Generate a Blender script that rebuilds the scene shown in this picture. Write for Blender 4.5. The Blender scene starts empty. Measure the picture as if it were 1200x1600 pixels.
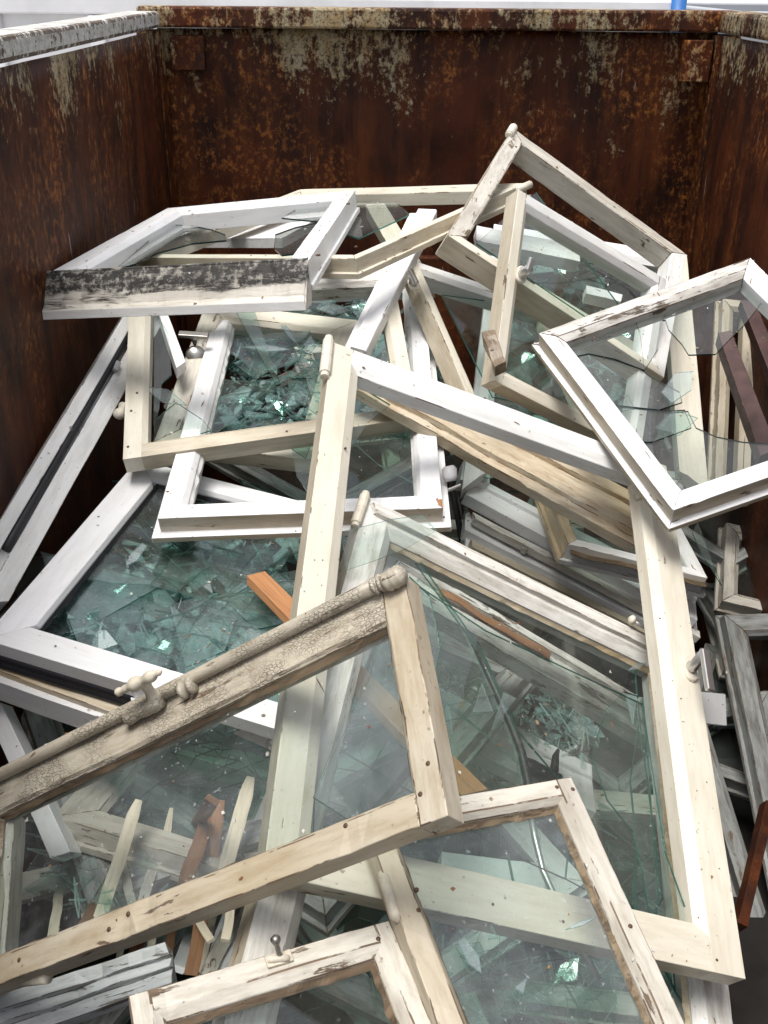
import bpy, bmesh, math, random
from mathutils import Vector, Matrix, noise
R = math.radians
sc = bpy.context.scene
col = sc.collection

# ------------------------------------------------------------------ camera
F_PX, CAM_H, PITCH, ROLL = 1600.0, 2.05, 27.7, 0.5
cam_d = bpy.data.cameras.new("camera")
cam = bpy.data.objects.new("camera", cam_d); col.objects.link(cam)
cam_d.sensor_fit = 'VERTICAL'; cam_d.sensor_height = 24.0; cam_d.sensor_width = 18.0
cam_d.lens = 24.0 * F_PX / 1600.0
cam_d.clip_start = 0.02; cam_d.clip_end = 800
CAM = Vector((0, 0, CAM_H))
RC = (Matrix.Rotation(R(90 - PITCH), 3, 'X') @ Matrix.Rotation(R(ROLL), 3, 'Z'))
cam.matrix_world = Matrix.Translation(CAM) @ RC.to_4x4()
sc.camera = cam
# ------------------------------------------------------------------ world, sun, exposure
SUN_DIR = Vector((-0.16, -0.16, 0.974)).normalized()
w = bpy.data.worlds.new("World"); sc.world = w; w.use_nodes = True
nt = w.node_tree; nt.nodes.clear()
sky = nt.nodes.new('ShaderNodeTexSky'); sky.sky_type = 'NISHITA'; sky.sun_disc = False
sky.sun_elevation = math.asin(SUN_DIR.z); sky.sun_rotation = math.atan2(SUN_DIR.x, SUN_DIR.y)
sky.dust_density = 4.0; sky.ozone_density = 1.0; sky.air_density = 1.0
hs = nt.nodes.new('ShaderNodeHueSaturation'); hs.inputs['Saturation'].default_value = 0.35
bg = nt.nodes.new('ShaderNodeBackground'); bg.inputs['Strength'].default_value = 0.14
wo = nt.nodes.new('ShaderNodeOutputWorld')
nt.links.new(sky.outputs[0], hs.inputs['Color']); nt.links.new(hs.outputs[0], bg.inputs[0]); nt.links.new(bg.outputs[0], wo.inputs[0])
sd = bpy.data.lights.new("sun", 'SUN'); sd.energy = 2.4; sd.angle = R(26); sd.color = (1, .965, .91)
so = bpy.data.objects.new("sun", sd); col.objects.link(so)
so.rotation_euler = SUN_DIR.to_track_quat('Z', 'Y').to_euler()
sc.view_settings.view_transform = 'Standard'; sc.view_settings.look = 'None'
sc.view_settings.exposure = 0.46; sc.view_settings.gamma = 1
cy = sc.cycles
cy.max_bounces = 10; cy.diffuse_bounces = 4; cy.glossy_bounces = 4; cy.transparent_max_bounces = 48
cy.transmission_bounces = 4; cy.caustics_reflective = False; cy.caustics_refractive = False
cy.use_denoising = True; cy.sample_clamp_indirect = 4.0

# ------------------------------------------------------------------ materials
MATS = {}
class NT:
    def __init__(s, name):
        s.m = bpy.data.materials.new(name); s.m.use_nodes = True
        s.t = s.m.node_tree; s.t.nodes.clear(); s.out = s.t.nodes.new('ShaderNodeOutputMaterial'); MATS[name] = s.m
    def n(s, typ, **kw):
        nd = s.t.nodes.new('ShaderNode' + typ)
        for k, v in kw.items():
            if k.startswith('_'): nd.inputs[int(k[1:])].default_value = v
            elif k in nd.inputs.keys(): nd.inputs[k].default_value = v
            else: setattr(nd, k, v)
        return nd
    def l(s, a, b): s.t.links.new(a, b)
    def math(s, op, a, b=None, clamp=False):
        nd = s.n('Math', operation=op); nd.use_clamp = clamp
        for i, v in enumerate((a, b)):
            if v is None: continue
            if isinstance(v, (int, float)): nd.inputs[i].default_value = v
            else: s.l(v, nd.inputs[i])
        return nd.outputs[0]
    def coords(s, scale=(1, 1, 1), rnd=True):
        tc = s.n('TexCoord'); v = tc.outputs['Object']
        if rnd:
            oi = s.n('ObjectInfo'); mp = s.n('VectorMath', operation='SCALE'); mp.inputs[0].default_value = (37.1, 51.7, 23.3)
            s.l(oi.outputs['Random'], mp.inputs['Scale']); ad = s.n('VectorMath', operation='ADD')
            s.l(v, ad.inputs[0]); s.l(mp.outputs[0], ad.inputs[1]); v = ad.outputs[0]
        m = s.n('VectorMath', operation='MULTIPLY'); m.inputs[1].default_value = scale
        s.l(v, m.inputs[0]); return m.outputs[0]
    def noise(s, vec, scale, detail=4, rough=.55, dist=0):
        nd = s.n('TexNoise', Scale=scale, Detail=detail, Roughness=rough, Distortion=dist); s.l(vec, nd.inputs['Vector']); return nd.outputs['Fac']
    def ramp(s, fac, a, b):
        nd = s.n('MapRange'); nd.inputs['From Min'].default_value = a; nd.inputs['From Max'].default_value = b
        s.l(fac, nd.inputs['Value']); return nd.outputs[0]
    def mix(s, fac, a, b):
        nd = s.n('Mix', data_type='RGBA')
        for i, v in ((0, fac), (6, a), (7, b)):
            if isinstance(v, (int, float)): nd.inputs[i].default_value = v
            elif isinstance(v, tuple): nd.inputs[i].default_value = (*v, 1)
            else: s.l(v, nd.inputs[i])
        return nd.outputs[2]
    def bsdf(s, color, rough=.5, metal=0, bump=None, bstr=.3, bdist=.002, spec=.5):
        b = s.n('BsdfPrincipled')
        for k, v in (('Base Color', color), ('Roughness', rough), ('Metallic', metal), ('Specular IOR Level', spec)):
            if isinstance(v, (int, float)): b.inputs[k].default_value = v
            elif isinstance(v, tuple): b.inputs[k].default_value = (*v, 1)
            else: s.l(v, b.inputs[k])
        if bump is not None:
            bp = s.n('Bump', Strength=bstr, Distance=bdist); s.l(bump, bp.inputs['Height']); s.l(bp.outputs[0], b.inputs['Normal'])
        s.l(b.outputs[0], s.out.inputs[0]); return b

def paint(name, c, c2, **k):
    _paint(name, c, c2, **k)
    k['peel'] = k.get('peel', .62) - .10; k['grime'] = k.get('grime', .5) * 1.3
    _paint(name + '_edge', c, c2, **k)
def _paint(name, c, c2, peel=.62, grime=.5, grimec=(.22, .17, .11), wood=(.20, .14, .09), rough=.45, crackle=0, grain=1.0):
    """old paint on timber: grain along local X, blotchy tone, grime, flaked patches, fine cracks"""
    t = NT(name); v = t.coords()
    vg = t.coords((1.0, 14, 14)); vs = t.coords((1.6, 9, 9))
    g = t.noise(vg, 9, 6, .65); big = t.noise(v, 3.2, 3); mid = t.noise(v, 17, 5, .6)
    colr = t.mix(t.ramp(big, .35, .68), c, c2)
    gm = t.math('MULTIPLY', t.ramp(t.noise(vs, 6, 5, .7), .43, .68), grime)
    colr = t.mix(gm, colr, grimec)
    # fine speckle of dirt and pin marks
    sp = t.ramp(t.noise(v, 95, 2, .5), .70, .78); colr = t.mix(t.math('MULTIPLY', sp, .65), colr, (.12, .09, .06))
    colr = t.mix(t.math('MULTIPLY', t.ramp(g, .50, .72), .13 * grain), colr, grimec)
    # flaking: bare grey-brown wood
    pn = t.math('ADD', t.math('MULTIPLY', t.noise(vs, 5, 7, .68, .6), .7), t.math('MULTIPLY', mid, .3))
    pm = t.ramp(pn, peel - .012, peel + .012)
    wcol = t.mix(t.ramp(g, .35, .65), wood, tuple(x * .45 for x in wood))
    colr = t.mix(pm, colr, wcol)
    h = t.math('SUBTRACT', t.math('MULTIPLY', g, .35), t.math('MULTIPLY', pm, .9))
    if crackle:
        vo = t.n('TexVoronoi', feature='DISTANCE_TO_EDGE', Scale=230.0); vc = t.coords((.55, 1, 1))
        dn = t.n('TexNoise', Scale=30.0); t.l(vc, dn.inputs['Vector'])
        ad = t.n('VectorMath', operation='MULTIPLY_ADD'); ad.inputs[1].default_value = (.02, .02, .02)
        t.l(dn.outputs['Color'], ad.inputs[0]); t.l(vc, ad.inputs[2]); t.l(ad.outputs[0], vo.inputs['Vector'])
        ck = t.math('MULTIPLY', t.math('SUBTRACT', 1.0, t.ramp(vo.outputs['Distance'], .02, .16)), t.ramp(t.noise(v, 11, 3), .40, .55))
        colr = t.mix(t.math('MULTIPLY', ck, crackle), colr, (.07, .055, .04))
        h = t.math('SUBTRACT', h, t.math('MULTIPLY', ck, .8))
    h = t.math('ADD', h, t.math('MULTIPLY', mid, .25))
    rg = t.math('ADD', t.math('MULTIPLY', pm, .35), rough)
    t.bsdf(colr, rg, bump=h, bstr=.55, bdist=.0016)
    return t.m
paint('white_paint', (.80, .80, .79), (.72, .72, .70), peel=0.655, grime=.35, grimec=(.40, .37, .31))
paint('clean_white', (.82, .82, .83), (.75, .75, .75), peel=0.69, grime=.22, grimec=(.45, .43, .38), rough=.38)
paint('cream_paint', (.71, .67, .57), (.62, .58, .48), peel=0.66, grime=.35, grimec=(.42, .35, .24))
paint('dull_cream', (.56, .50, .39), (.45, .40, .31), peel=0.62, grime=.55, grimec=(.27, .21, .13))
paint('pale_worn', (.62, .59, .52), (.49, .46, .40), peel=0.6, grime=.7, grimec=(.28, .24, .19))
paint('aged_cream', (.45, .385, .28), (.53, .49, .41), peel=0.605, grime=.7, grimec=(.30, .23, .14))
paint('aged_cream_rough', (.50, .45, .36), (.44, .41, .34), peel=0.60, grime=.6, grimec=(.18, .14, .09), crackle=.6)
paint('stained_cream', (.66, .61, .50), (.50, .39, .24), peel=.625, grime=.75, grimec=(.34, .23, .12), wood=(.24, .15, .08))
paint('flaking_white', (.70, .69, .66), (.60, .58, .54), peel=0.565, grime=.8, grimec=(.25, .22, .18), wood=(.16, .12, .09))
paint('grey_weathered', (.50, .51, .53), (.40, .41, .42), peel=0.585, grime=.7, grimec=(.24, .24, .23), wood=(.20, .18, .16))
paint('mould_black', (.13, .12, .11), (.035, .032, .030), peel=0.56, grime=1.0, grimec=(.03, .03, .028), wood=(.04, .03, .025))
paint('dirty_timber', (.30, .23, .15), (.16, .11, .07), peel=0.56, grime=1, grimec=(.07, .05, .03))

paint('shade_grey', (.36, .37, .36), (.26, .27, .26), peel=.60, grime=.9, grimec=(.10, .09, .08))  # shade of the deep well put into the paint colour
def mould():
    t = NT('mould_band'); v = t.coords((1, 1, 1), False); sx = t.n('SeparateXYZ'); t.l(v, sx.inputs[0])
    vs = t.coords((1.3, 9, 9), False); n1 = t.noise(vs, 6, 7, .72, .5); n2 = t.noise(v, 60, 5, .7); n3 = t.noise(t.coords((.8, 1, 1), False), 5, 3)
    # black band high on the face, thinning towards the right end, torn edge
    zz = t.math('ADD', sx.outputs[2], t.math('ADD', t.math('MULTIPLY', t.math('SUBTRACT', n1, .5), .11), t.math('MULTIPLY', sx.outputs[0], -.032)))
    k = t.math('MULTIPLY', t.ramp(zz, -.060, -.044), t.ramp(t.math('ADD', n2, t.math('MULTIPLY', n1, .5)), .52, .78))
    base = t.mix(t.ramp(n3, .35, .65), (.66, .63, .56), (.42, .39, .34)); base = t.mix(t.math('MULTIPLY', t.ramp(n1, .5, .7), .6), base, (.20, .17, .13))
    colr = t.mix(k, base, (.022, .020, .018))
    t.bsdf(colr, .7, bump=t.math('SUBTRACT', n1, k), bstr=.8, bdist=.003)
mould()
paint('worn_white', (.74, .73, .69), (.64, .62, .57), peel=.61, grime=.7, grimec=(.30, .26, .20))
def timber(name, c, c2):
    t = NT(name); vg = t.coords((1.2, 16, 16)); v = t.coords()
    g = t.noise(vg, 11, 6, .65); k = t.ramp(t.noise(vg, 3, 3), .35, .65)
    colr = t.mix(k, c, c2); colr = t.mix(t.math('MULTIPLY', t.ramp(g, .5, .72), .55), colr, tuple(x * .4 for x in c2))
    t.bsdf(colr, .7, bump=g, bstr=.5, bdist=.001)
timber('orange_timber', (.50, .25, .11), (.42, .19, .08))
timber('pale_timber', (.74, .66, .52), (.62, .54, .42))
timber('brown_timber', (.30, .15, .07), (.20, .09, .04))
timber('bare_break', (.42, .20, .08), (.24, .11, .05))

def simple(name, c, rough=.5, metal=0, amt=.25, sc_=25):
    t = NT(name); v = t.coords(); n1 = t.noise(v, sc_, 5, .6)
    colr = t.mix(t.math('MULTIPLY', t.ramp(n1, .4, .7), amt), c, tuple(x * .35 for x in c))
    t.bsdf(colr, t.math('ADD', t.math('MULTIPLY', n1, .25), rough - .1), metal, bump=n1, bstr=.25, bdist=.0006)
simple('black_rubber', (.018, .018, .022), .45)
simple('dark_metal', (.30, .29, .27), .4, .9)
simple('satin_metal', (.62, .61, .59), .32, .9, .15)
simple('painted_metal', (.64, .58, .47), .5, 0, .5, 60)
simple('pale_metal_paint', (.68, .63, .52), .45, 0, .3, 60)
simple('grey_plastic', (.36, .36, .36), .5, 0, .1)
simple('maroon_steel', (.045, .010, .008), .5, .2, .6, 30)
simple('screw_rust', (.12, .07, .045), .6, .4)
simple('blue_paint', (.02, .14, .42), .5)
simple('white_steel', (.75, .75, .77), .5, 0, .3, 3)
simple('grey_steel', (.42, .43, .46), .5, 0, .3, 3)
simple('leaf', (.06, .12, .03), .6)
simple('concrete', (.55, .54, .52), .9, 0, .3, 2)

def glass(name, tint=(.955, .985, .972), dust=.10, patch=.5, dustc=(.62, .64, .62), refl=.055):
    t = NT(name); v = t.coords()
    lw = t.n('LayerWeight', Blend=.5); f5 = t.math('POWER', lw.outputs['Facing'], 5.0)
    fr = t.math('ADD', t.math('MULTIPLY', f5, .93 - refl), refl)
    tr = t.n('BsdfTransparent', Color=(*tint, 1)); gl = t.n('BsdfGlossy', Roughness=.015)
    wv = t.n('Bump', Strength=.10, Distance=.002); t.l(t.noise(v, 6, 2), wv.inputs['Height']); t.l(wv.outputs[0], gl.inputs['Normal'])
    m1 = t.n('MixShader'); t.l(fr, m1.inputs[0]); t.l(tr.outputs[0], m1.inputs[1]); t.l(gl.outputs[0], m1.inputs[2])
    df = t.n('BsdfDiffuse', Color=(*dustc, 1)); 
    d1 = t.ramp(t.noise(v, 4, 5, .65, .4), .42, .80)
    sp = t.ramp(t.noise(v, 120, 2, .5), .69, .74)
    streak = t.ramp(t.noise(t.coords((3, 22, 1)), 5, 4, .6), .60, .80)
    d = t.math('ADD', t.math('MULTIPLY', d1, dust * patch * 2), t.math('ADD', t.math('MULTIPLY', sp, .35 * min(1, dust * 8)), t.math('MULTIPLY', streak, dust * .6)))
    d = t.math('ADD', d, dust * .22, clamp=True)
    m2 = t.n('MixShader'); t.l(d, m2.inputs[0]); t.l(m1.outputs[0], m2.inputs[1]); t.l(df.outputs[0], m2.inputs[2])
    t.l(m2.outputs[0], t.out.inputs[0]); return t.m
glass('window_glass', dust=.045); glass('clean_glass', dust=.02); glass('dusty_glass', dust=.2, patch=.9)
glass('green_glass', tint=(.91, .97, .95), dust=.05); glass('crushed_glass', tint=(.86, .95, .925), dust=.28, dustc=(.60, .78, .80), refl=.13)
glass('sheet_glass', tint=(.88, .955, .935), dust=.07, dustc=(.70, .80, .84), refl=.10)
glass('front_glass', dust=.085, patch=.8, dustc=(.60, .63, .66))
glass('pale_shard', tint=(.90, .96, .95), dust=.20, dustc=(.76, .80, .84), refl=.10)
def edge(name, c, e=.45):
    t = NT(name); tr = t.n('BsdfTransparent', Color=(*c, 1)); b = t.n('BsdfPrincipled', Roughness=.08); b.inputs['Base Color'].default_value = (*[x * .6 for x in c], 1)
    m = t.n('MixShader', _0=1 - e); t.l(tr.outputs[0], m.inputs[1]); t.l(b.outputs[0], m.inputs[2]); t.l(m.outputs[0], t.out.inputs[0])
edge('glass_edge', (.10, .34, .28)); edge('glass_edge_dark', (.015, .055, .05), .3); edge('glass_edge_pale', (.72, .92, .88), .55)

def rust(name):
    t = NT(name)
    geo = t.n('NewGeometry'); pos = geo.outputs['Position']
    sx = t.n('SeparateXYZ'); t.l(pos, sx.inputs[0]); z = sx.outputs[2]
    def mul(x, y, zz):
        q = t.n('VectorMath', operation='MULTIPLY'); q.inputs[1].default_value = (x, y, zz); t.l(pos, q.inputs[0]); return q.outputs[0]
    st, md = mul(1, 1, .12), mul(1, 1, .5)
    a = t.noise(pos, 4, 6, .62); b = t.noise(md, 24, 8, .75, .4); c = t.noise(st, 14, 6, .7); f = t.noise(pos, 130, 4, .7); g = t.noise(mul(1, 1, .7), 55, 6, .75)
    colr = t.mix(t.ramp(a, .36, .66), (.070, .017, .006), (.015, .0045, .0025))
    colr = t.mix(t.math('MULTIPLY', t.ramp(c, .44, .70), .75), colr, (.125, .036, .010))
    hi = t.ramp(z, .95, 1.85)
    om = t.math('MULTIPLY', t.ramp(g, .50, .66), t.math('MULTIPLY', t.ramp(t.noise(mul(1, 1, .8), 2.6, 4, .6, .5), .42, .60), t.math('ADD', t.math('MULTIPLY', hi, .75), .25)))
    colr = t.mix(om, colr, (.44, .16, .035))
    dk = t.math('MULTIPLY', t.ramp(t.noise(mul(1, 1, .35), 7, 5, .7), .50, .66), .8)
    colr = t.mix(dk, colr, (.018, .007, .005))
    # what is left of the old cream paint: mottled islands pitted with rust, mostly near the rim
    s1 = t.noise(mul(1, 1, .6), 3.4, 4, .6, .3); s2 = t.noise(st, 17, 6, .75)
    pm = t.math('ADD', t.math('MULTIPLY', s1, .40), t.math('ADD', t.math('MULTIPLY', s2, .22), t.math('MULTIPLY', g, .38)))
    pm = t.math('ADD', pm, t.math('MULTIPLY', t.math('SUBTRACT', t.ramp(z, 1.25, 1.9), .66), .20))
    pmk = t.ramp(pm, .555, .60)
    pmk = t.math('MULTIPLY', pmk, t.ramp(f, .68, .50))
    colr = t.mix(t.math('MULTIPLY', pmk, .8), colr, t.mix(t.ramp(b, .4, .6), (.50, .45, .30), (.38, .27, .13)))
    colr = t.mix(t.math('MULTIPLY', t.ramp(f, .58, .70), .5), colr, (.02, .008, .005))
    sn = t.ramp(t.noise(mul(1, 1, .05), 60, 3, .7), .71, .73); sm = t.ramp(t.noise(pos, 7, 3), .50, .58)
    colr = t.mix(t.math('MULTIPLY', t.math('MULTIPLY', sn, sm), .7), colr, (.40, .37, .36))
    h = t.math('ADD', t.math('MULTIPLY', g, .6), t.math('ADD', t.math('MULTIPLY', pmk, .4), t.math('MULTIPLY', a, 1.5)))
    t.bsdf(colr, t.math('ADD', t.math('MULTIPLY', b, .35), .40), bump=h, bstr=.6, bdist=.004, spec=.2)
rust('rusty_steel')
simple('floor_dark', (.012, .009, .007), .85, 0, .6, 12)  # near-black mottled colour for the skip floor
simple('shade_grey_paint', (.30, .31, .30), .6, 0, .8, 9)  # unused grey with the well's shade put into the colour

# ------------------------------------------------------------------ helpers
def tag(o, label=None, cat=None, group=None, kind=None):
    if label: o['label'] = label
    if cat: o['category'] = cat
    if group: o['group'] = group
    if kind: o['kind'] = kind
    return o
def empty(name, M, label, cat, group=None):
    o = bpy.data.objects.new(name, None); o.empty_display_size = .1; col.objects.link(o); o.matrix_world = M
    return tag(o, label, cat, group)
def link(name, bm, mats, M=None, parent=None, bevel=0, smooth=False):
    """bm in the space of M (world matrix); child of parent keeps that place"""
    me = bpy.data.meshes.new(name); bm.to_mesh(me); bm.free()
    ml = list(mats) if isinstance(mats, (list, tuple)) else [mats]
    if bevel and ml[0] + '_edge' in MATS and not (len(ml) > 1 and ml[1].endswith('_edge')): ml.append(ml[0] + '_edge')
    for m in ml: me.materials.append(MATS[m])
    if smooth:
        for p in me.polygons: p.use_smooth = True
    o = bpy.data.objects.new(name, me); col.objects.link(o)
    M = M or Matrix.Identity(4)
    if parent is not None:
        o.parent = parent; o.matrix_local = parent['_M'].inverted() @ M if False else PM[parent.name].inverted() @ M
    else: o.matrix_world = M
    PM[o.name] = M
    if bevel:
        b = o.modifiers.new('b', 'BEVEL'); b.width = bevel; b.segments = 2; b.limit_method = 'ANGLE'; b.angle_limit = R(35); b.harden_normals = False
        if len(ml) > 1 and ml[1].endswith('_edge'): b.material = 1
        elif len(ml) > 1 and ml[-1].endswith('_edge'): b.material = len(ml) - 1
    return o
PM = {}
def px_dir(x, y): return RC @ Vector(((x - 600) / F_PX, -(y - 800) / F_PX, -1))
def at(x, y, zc): return CAM + px_dir(x, y) * zc
def onY(x, y, Y):
    d = px_dir(x, y); return CAM + d * (Y / d.y)

# sash planes: 1/depth = a*x + b*y + c, solved beforehand so that every outline is a true rectangle lying on its neighbours
PL = {'C': (-4.1958e-05, 0.0004685, 0.1255), 'B': (0.00036703, 0.00030271, 0.24338), 'D': (-0.00011522, 0.00043371, 0.24371), 'G': (4.3066e-05, 0.00025645, 0.27227), 'A': (-0.00019986, 0.00027887, 0.46452), 'E': (0.00014074, 0.001211, -0.080292), 'R': (-0.00023592, 0.00028181, 0.45006), 'N': (-0.00020308, 6.8267e-05, 0.57104), 'F': (-0.00023109, 0.00027459, 0.4843), 'O': (-0.00014608, 0.00024124, 0.39605), 'L': (0.00019405, 0.0010427, -0.090076), 'K': (1.7131e-05, 0.00031138, 0.25566), 'H': (-9.6702e-08, 0.00022185, 0.30128), 'I': (1.8238e-05, 0.00038009, 0.18236), 'J': (-0.00027003, 0.00029224, 0.44065), 'W': (-1.2169e-05, 0.00013172, 0.28501), 'P': (-0.00014636, 0.00040862, 0.18149), 'Q': (-0.00015845, 0.00033326, 0.23164), 'Y': (-0.00017703, 0.00048346, 0.13675), 'S': (-0.00020356, 0.00026593, 0.37631), 'Z': (-0.00022239, 0.00031556, 0.24121), 'T': (-5.9774e-05, 0.0003658, 0.18641), 'U': (-0.00022479, 0.00017895, 0.36166), 'M': (-1.6341e-05, 0.00026186, 0.25499), 'X': (-0.00015773, 0.00060235, -0.20322), 'V': (-5.6952e-06, 0.00025133, 0.26762)}
class Plane:
    def __init__(s, key=None, quad=None, pts=None, drop=0.0):
        if pts is None:
            a, b, c = PL[key]; s.co = (a, b, c)
            P = [s.raw(*p) for p in quad]
        else: P = pts
        X = (P[1] - P[0]).normalized(); Yd = (P[3] - P[0])
        Z = Yd.cross(X).normalized()
        if Z.dot(CAM - P[0]) < 0: Z = -Z
        Y = Z.cross(X)
        s.M = Matrix((X, Y, Z)).transposed().to_4x4(); s.M.translation = P[0] - Z * drop; s.Mi = s.M.inverted(); s.n = Z; s.o = s.M.translation.copy()
        s.c = [Vector(((s.Mi @ (p - Z * drop)).x, (s.Mi @ (p - Z * drop)).y)) for p in P]
    def raw(s, x, y):
        a, b, c = s.co; return at(x, y, 1 / (a * x + b * y + c))
    def hit(s, x, y, h=0.0):           # photo ray to the plane lifted by h, local 3D
        d = px_dir(x, y); o = s.o + s.n * h
        t = (o - CAM).dot(s.n) / d.dot(s.n); return s.Mi @ (CAM + d * t)
    def hw(s, x, y, h=0.0): return s.M @ s.hit(x, y, h)
def x2(a, b): return a.x * b.y - a.y * b.x

def swept(rings, closed_caps=True):
    bm = bmesh.new(); V = [[bm.verts.new(p) for p in r] for r in rings]; n = len(rings[0])
    for i in range(len(V) - 1):
        for j in range(n):
            bm.faces.new((V[i][j], V[i][(j + 1) % n], V[i + 1][(j + 1) % n], V[i + 1][j]))
    bm.faces.new(V[0][::-1]); bm.faces.new(V[-1])
    bmesh.ops.recalc_face_normals(bm, faces=bm.faces[:]); return bm
def prof_std(rw, t=.045, bw=.014, bd=.010, lip=.010, lh=.013):
    return [(0, 0), (rw - bw, 0), (rw, -bd), (rw, -t), (-lip, -t), (-lip, -t + lh), (0, -t + lh)]
def prof_plain(rw, t=.045, bw=.006, bd=.006, lip=0, lh=0):
    return [(0, 0), (rw - bw, 0), (rw, -bd), (rw, -t), (0, -t)]
def prof_sill(rw, t=.05, bw=.01, bd=.01, lip=.03, lh=.012):   # sloped weather face outward
    return [(0.004, 0), (rw - bw, 0), (rw, -bd), (rw, -t), (-lip, -t), (-lip, -t + lh), (-lip + .006, -t + lh + .004), (-.004, -.010)]
def prof_cham(rw, t=.045, bw=.03, bd=.022, lip=0, lh=0):
    return [(0, -.003), (.006, 0), (rw - bw, 0), (rw - bw + .003, -.004), (rw, -bd), (rw, -t), (0, -t)]

def line_x(p, d, q, e):
    k = x2(q - p, e) / x2(d, e); return p + d * k
def rail_bm(c, i, prof, rng, joint, isrw, rws, wear, chip):
    """rail on CCW quad c between corner i and i+1; ring vertices in edge-local space"""
    n = 4; a, b = c[i], c[(i + 1) % 4]
    def ed(k): p = c[k % 4]; q = c[(k + 1) % 4]; d = (q - p).normalized(); return p, d, Vector((-d.y, d.x))
    p0, d0, n0 = ed(i); pp, dp, np_ = ed(i - 1); pn, dn, nn = ed(i + 1)
    def end(side, u, v):
        q, dq, nq = (pp, dp, np_) if side == 0 else (pn, dn, nn)
        if joint == 'mitre': w_ = u
        elif isrw: w_ = 0 if u >= 0 else u
        else: w_ = rws[(i - 1) % 4 if side == 0 else (i + 1) % 4]
        w_ += .0003
        if side == 1: pass
        return line_x(p0 + n0 * u, d0, q + nq * w_, dq)
    L = (b - a).length; N = max(3, int(L / (.018 if chip else .04)))
    sd = rng.random() * 100; rings = []
    E0 = [end(0, u, v) for u, v in prof]; E1 = [end(1, u, v) for u, v in prof]
    for k in range(N + 1):
        t = k / N; ring = []
        wy = noise.noise(Vector((sd, t * L * 3, 0))) * wear * 2.2; wz = noise.noise(Vector((sd, 7.7, t * L * 3))) * wear * 1.6
        for j, (u, v) in enumerate(prof):
            P = E0[j].lerp(E1[j], t); r = P - a
            x = r.dot(d0); y = r.dot(n0) ; z = v
            if 0 < k < N:
                y += wy * (1 if j % 2 else .6); z += wz
                q = noise.noise(Vector((sd + j * 9.1, x * 22, 3.3)))
                if chip and v > -.012:
                    if q > .25: z -= (q - .25) * chip
                    y += noise.noise(Vector((sd + j * 5.1, x * 40, 1.1))) * chip * .12
            ring.append((x, y, z))
        rings.append(ring)
    bm = swept(rings)
    M = Matrix((Vector((d0.x, d0.y, 0)), Vector((n0.x, n0.y, 0)), Vector((0, 0, 1)))).transposed().to_4x4()
    M.translation = Vector((a.x, a.y, 0)); return bm, M

def clip(poly, p, d, side):
    out = []; n = Vector((-d.y, d.x)) * side
    for i in range(len(poly)):
        a, b = poly[i], poly[(i + 1) % len(poly)]; da, db = (a - p).dot(n), (b - p).dot(n)
        if da >= 0: out.append(a)
        if da * db < 0: out.append(a.lerp(b, da / (da - db)))
    return out
def area(p): return abs(sum(x2(p[i], p[(i + 1) % len(p)]) for i in range(len(p)))) / 2
def fracture(poly, k, rng, ctr=None, prob=.8):
    ps = [poly]
    c0 = ctr or sum(poly, Vector((0, 0))) / len(poly)
    for i in range(k):
        ang = rng.uniform(0, math.pi); d = Vector((math.cos(ang), math.sin(ang)))
        r = math.sqrt(area(poly)); p = c0 + Vector((rng.gauss(0, .09), rng.gauss(0, .09))) * r
        nw = []
        for q in ps:
            if rng.random() > prob: nw.append(q); continue
            A, B = clip(q, p, d, 1), clip(q, p, d, -1)
            if len(A) > 2 and len(B) > 2 and area(A) > 2e-5 and area(B) > 2e-5: nw += [A, B]
            else: nw.append(q)
        ps = nw
    return ps
def star(poly, ctr, nr, rng, keep=1.0, fr=(.10, .26, .48, .74)):
    """cracks running out from an impact point, joined by a few cross cracks"""
    n = len(poly); angs = sorted((i + rng.uniform(-.38, .38)) / nr * 2 * math.pi for i in range(nr)); rays = []; P = ctr
    if x2(poly[1] - poly[0], poly[2] - poly[1]) < 0: poly = poly[::-1]
    for a in angs:
        d = Vector((math.cos(a), math.sin(a))); best = None
        for i in range(n):
            p, q = poly[i], poly[(i + 1) % n]; e = q - p; den = x2(d, e)
            if abs(den) < 1e-9: continue
            t = x2(p - P, e) / den; u = x2(p - P, d) / den
            if t > 0 and -1e-6 <= u <= 1 + 1e-6 and (best is None or t < best[0]): best = (t, i)
        if best is None: return [poly]
        t, i = best; nn = Vector((-d.y, d.x)); pts = [P]
        for f in fr: pts.append(P + d * t * (f + rng.uniform(-.05, .05)) + nn * t * rng.uniform(-.045, .045))
        pts.append(P + d * t); rays.append((pts, i))
    out = []; m = len(fr) + 1
    for k in range(nr):
        (A, ia), (B, ib) = rays[k], rays[(k + 1) % nr]
        cuts = [0] + [j for j in range(1, m) if rng.random() < .42] + [m]
        for c0, c1 in zip(cuts, cuts[1:]):
            pp = A[c0:c1 + 1]
            if c1 == m:
                j = ia
                while j != ib: j = (j + 1) % n; pp.append(poly[j])
            pp = pp + (B[c0:c1 + 1][::-1] if c0 else B[1:c1 + 1][::-1])
            if rng.random() < keep: out.append(pp)
    return out
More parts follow.
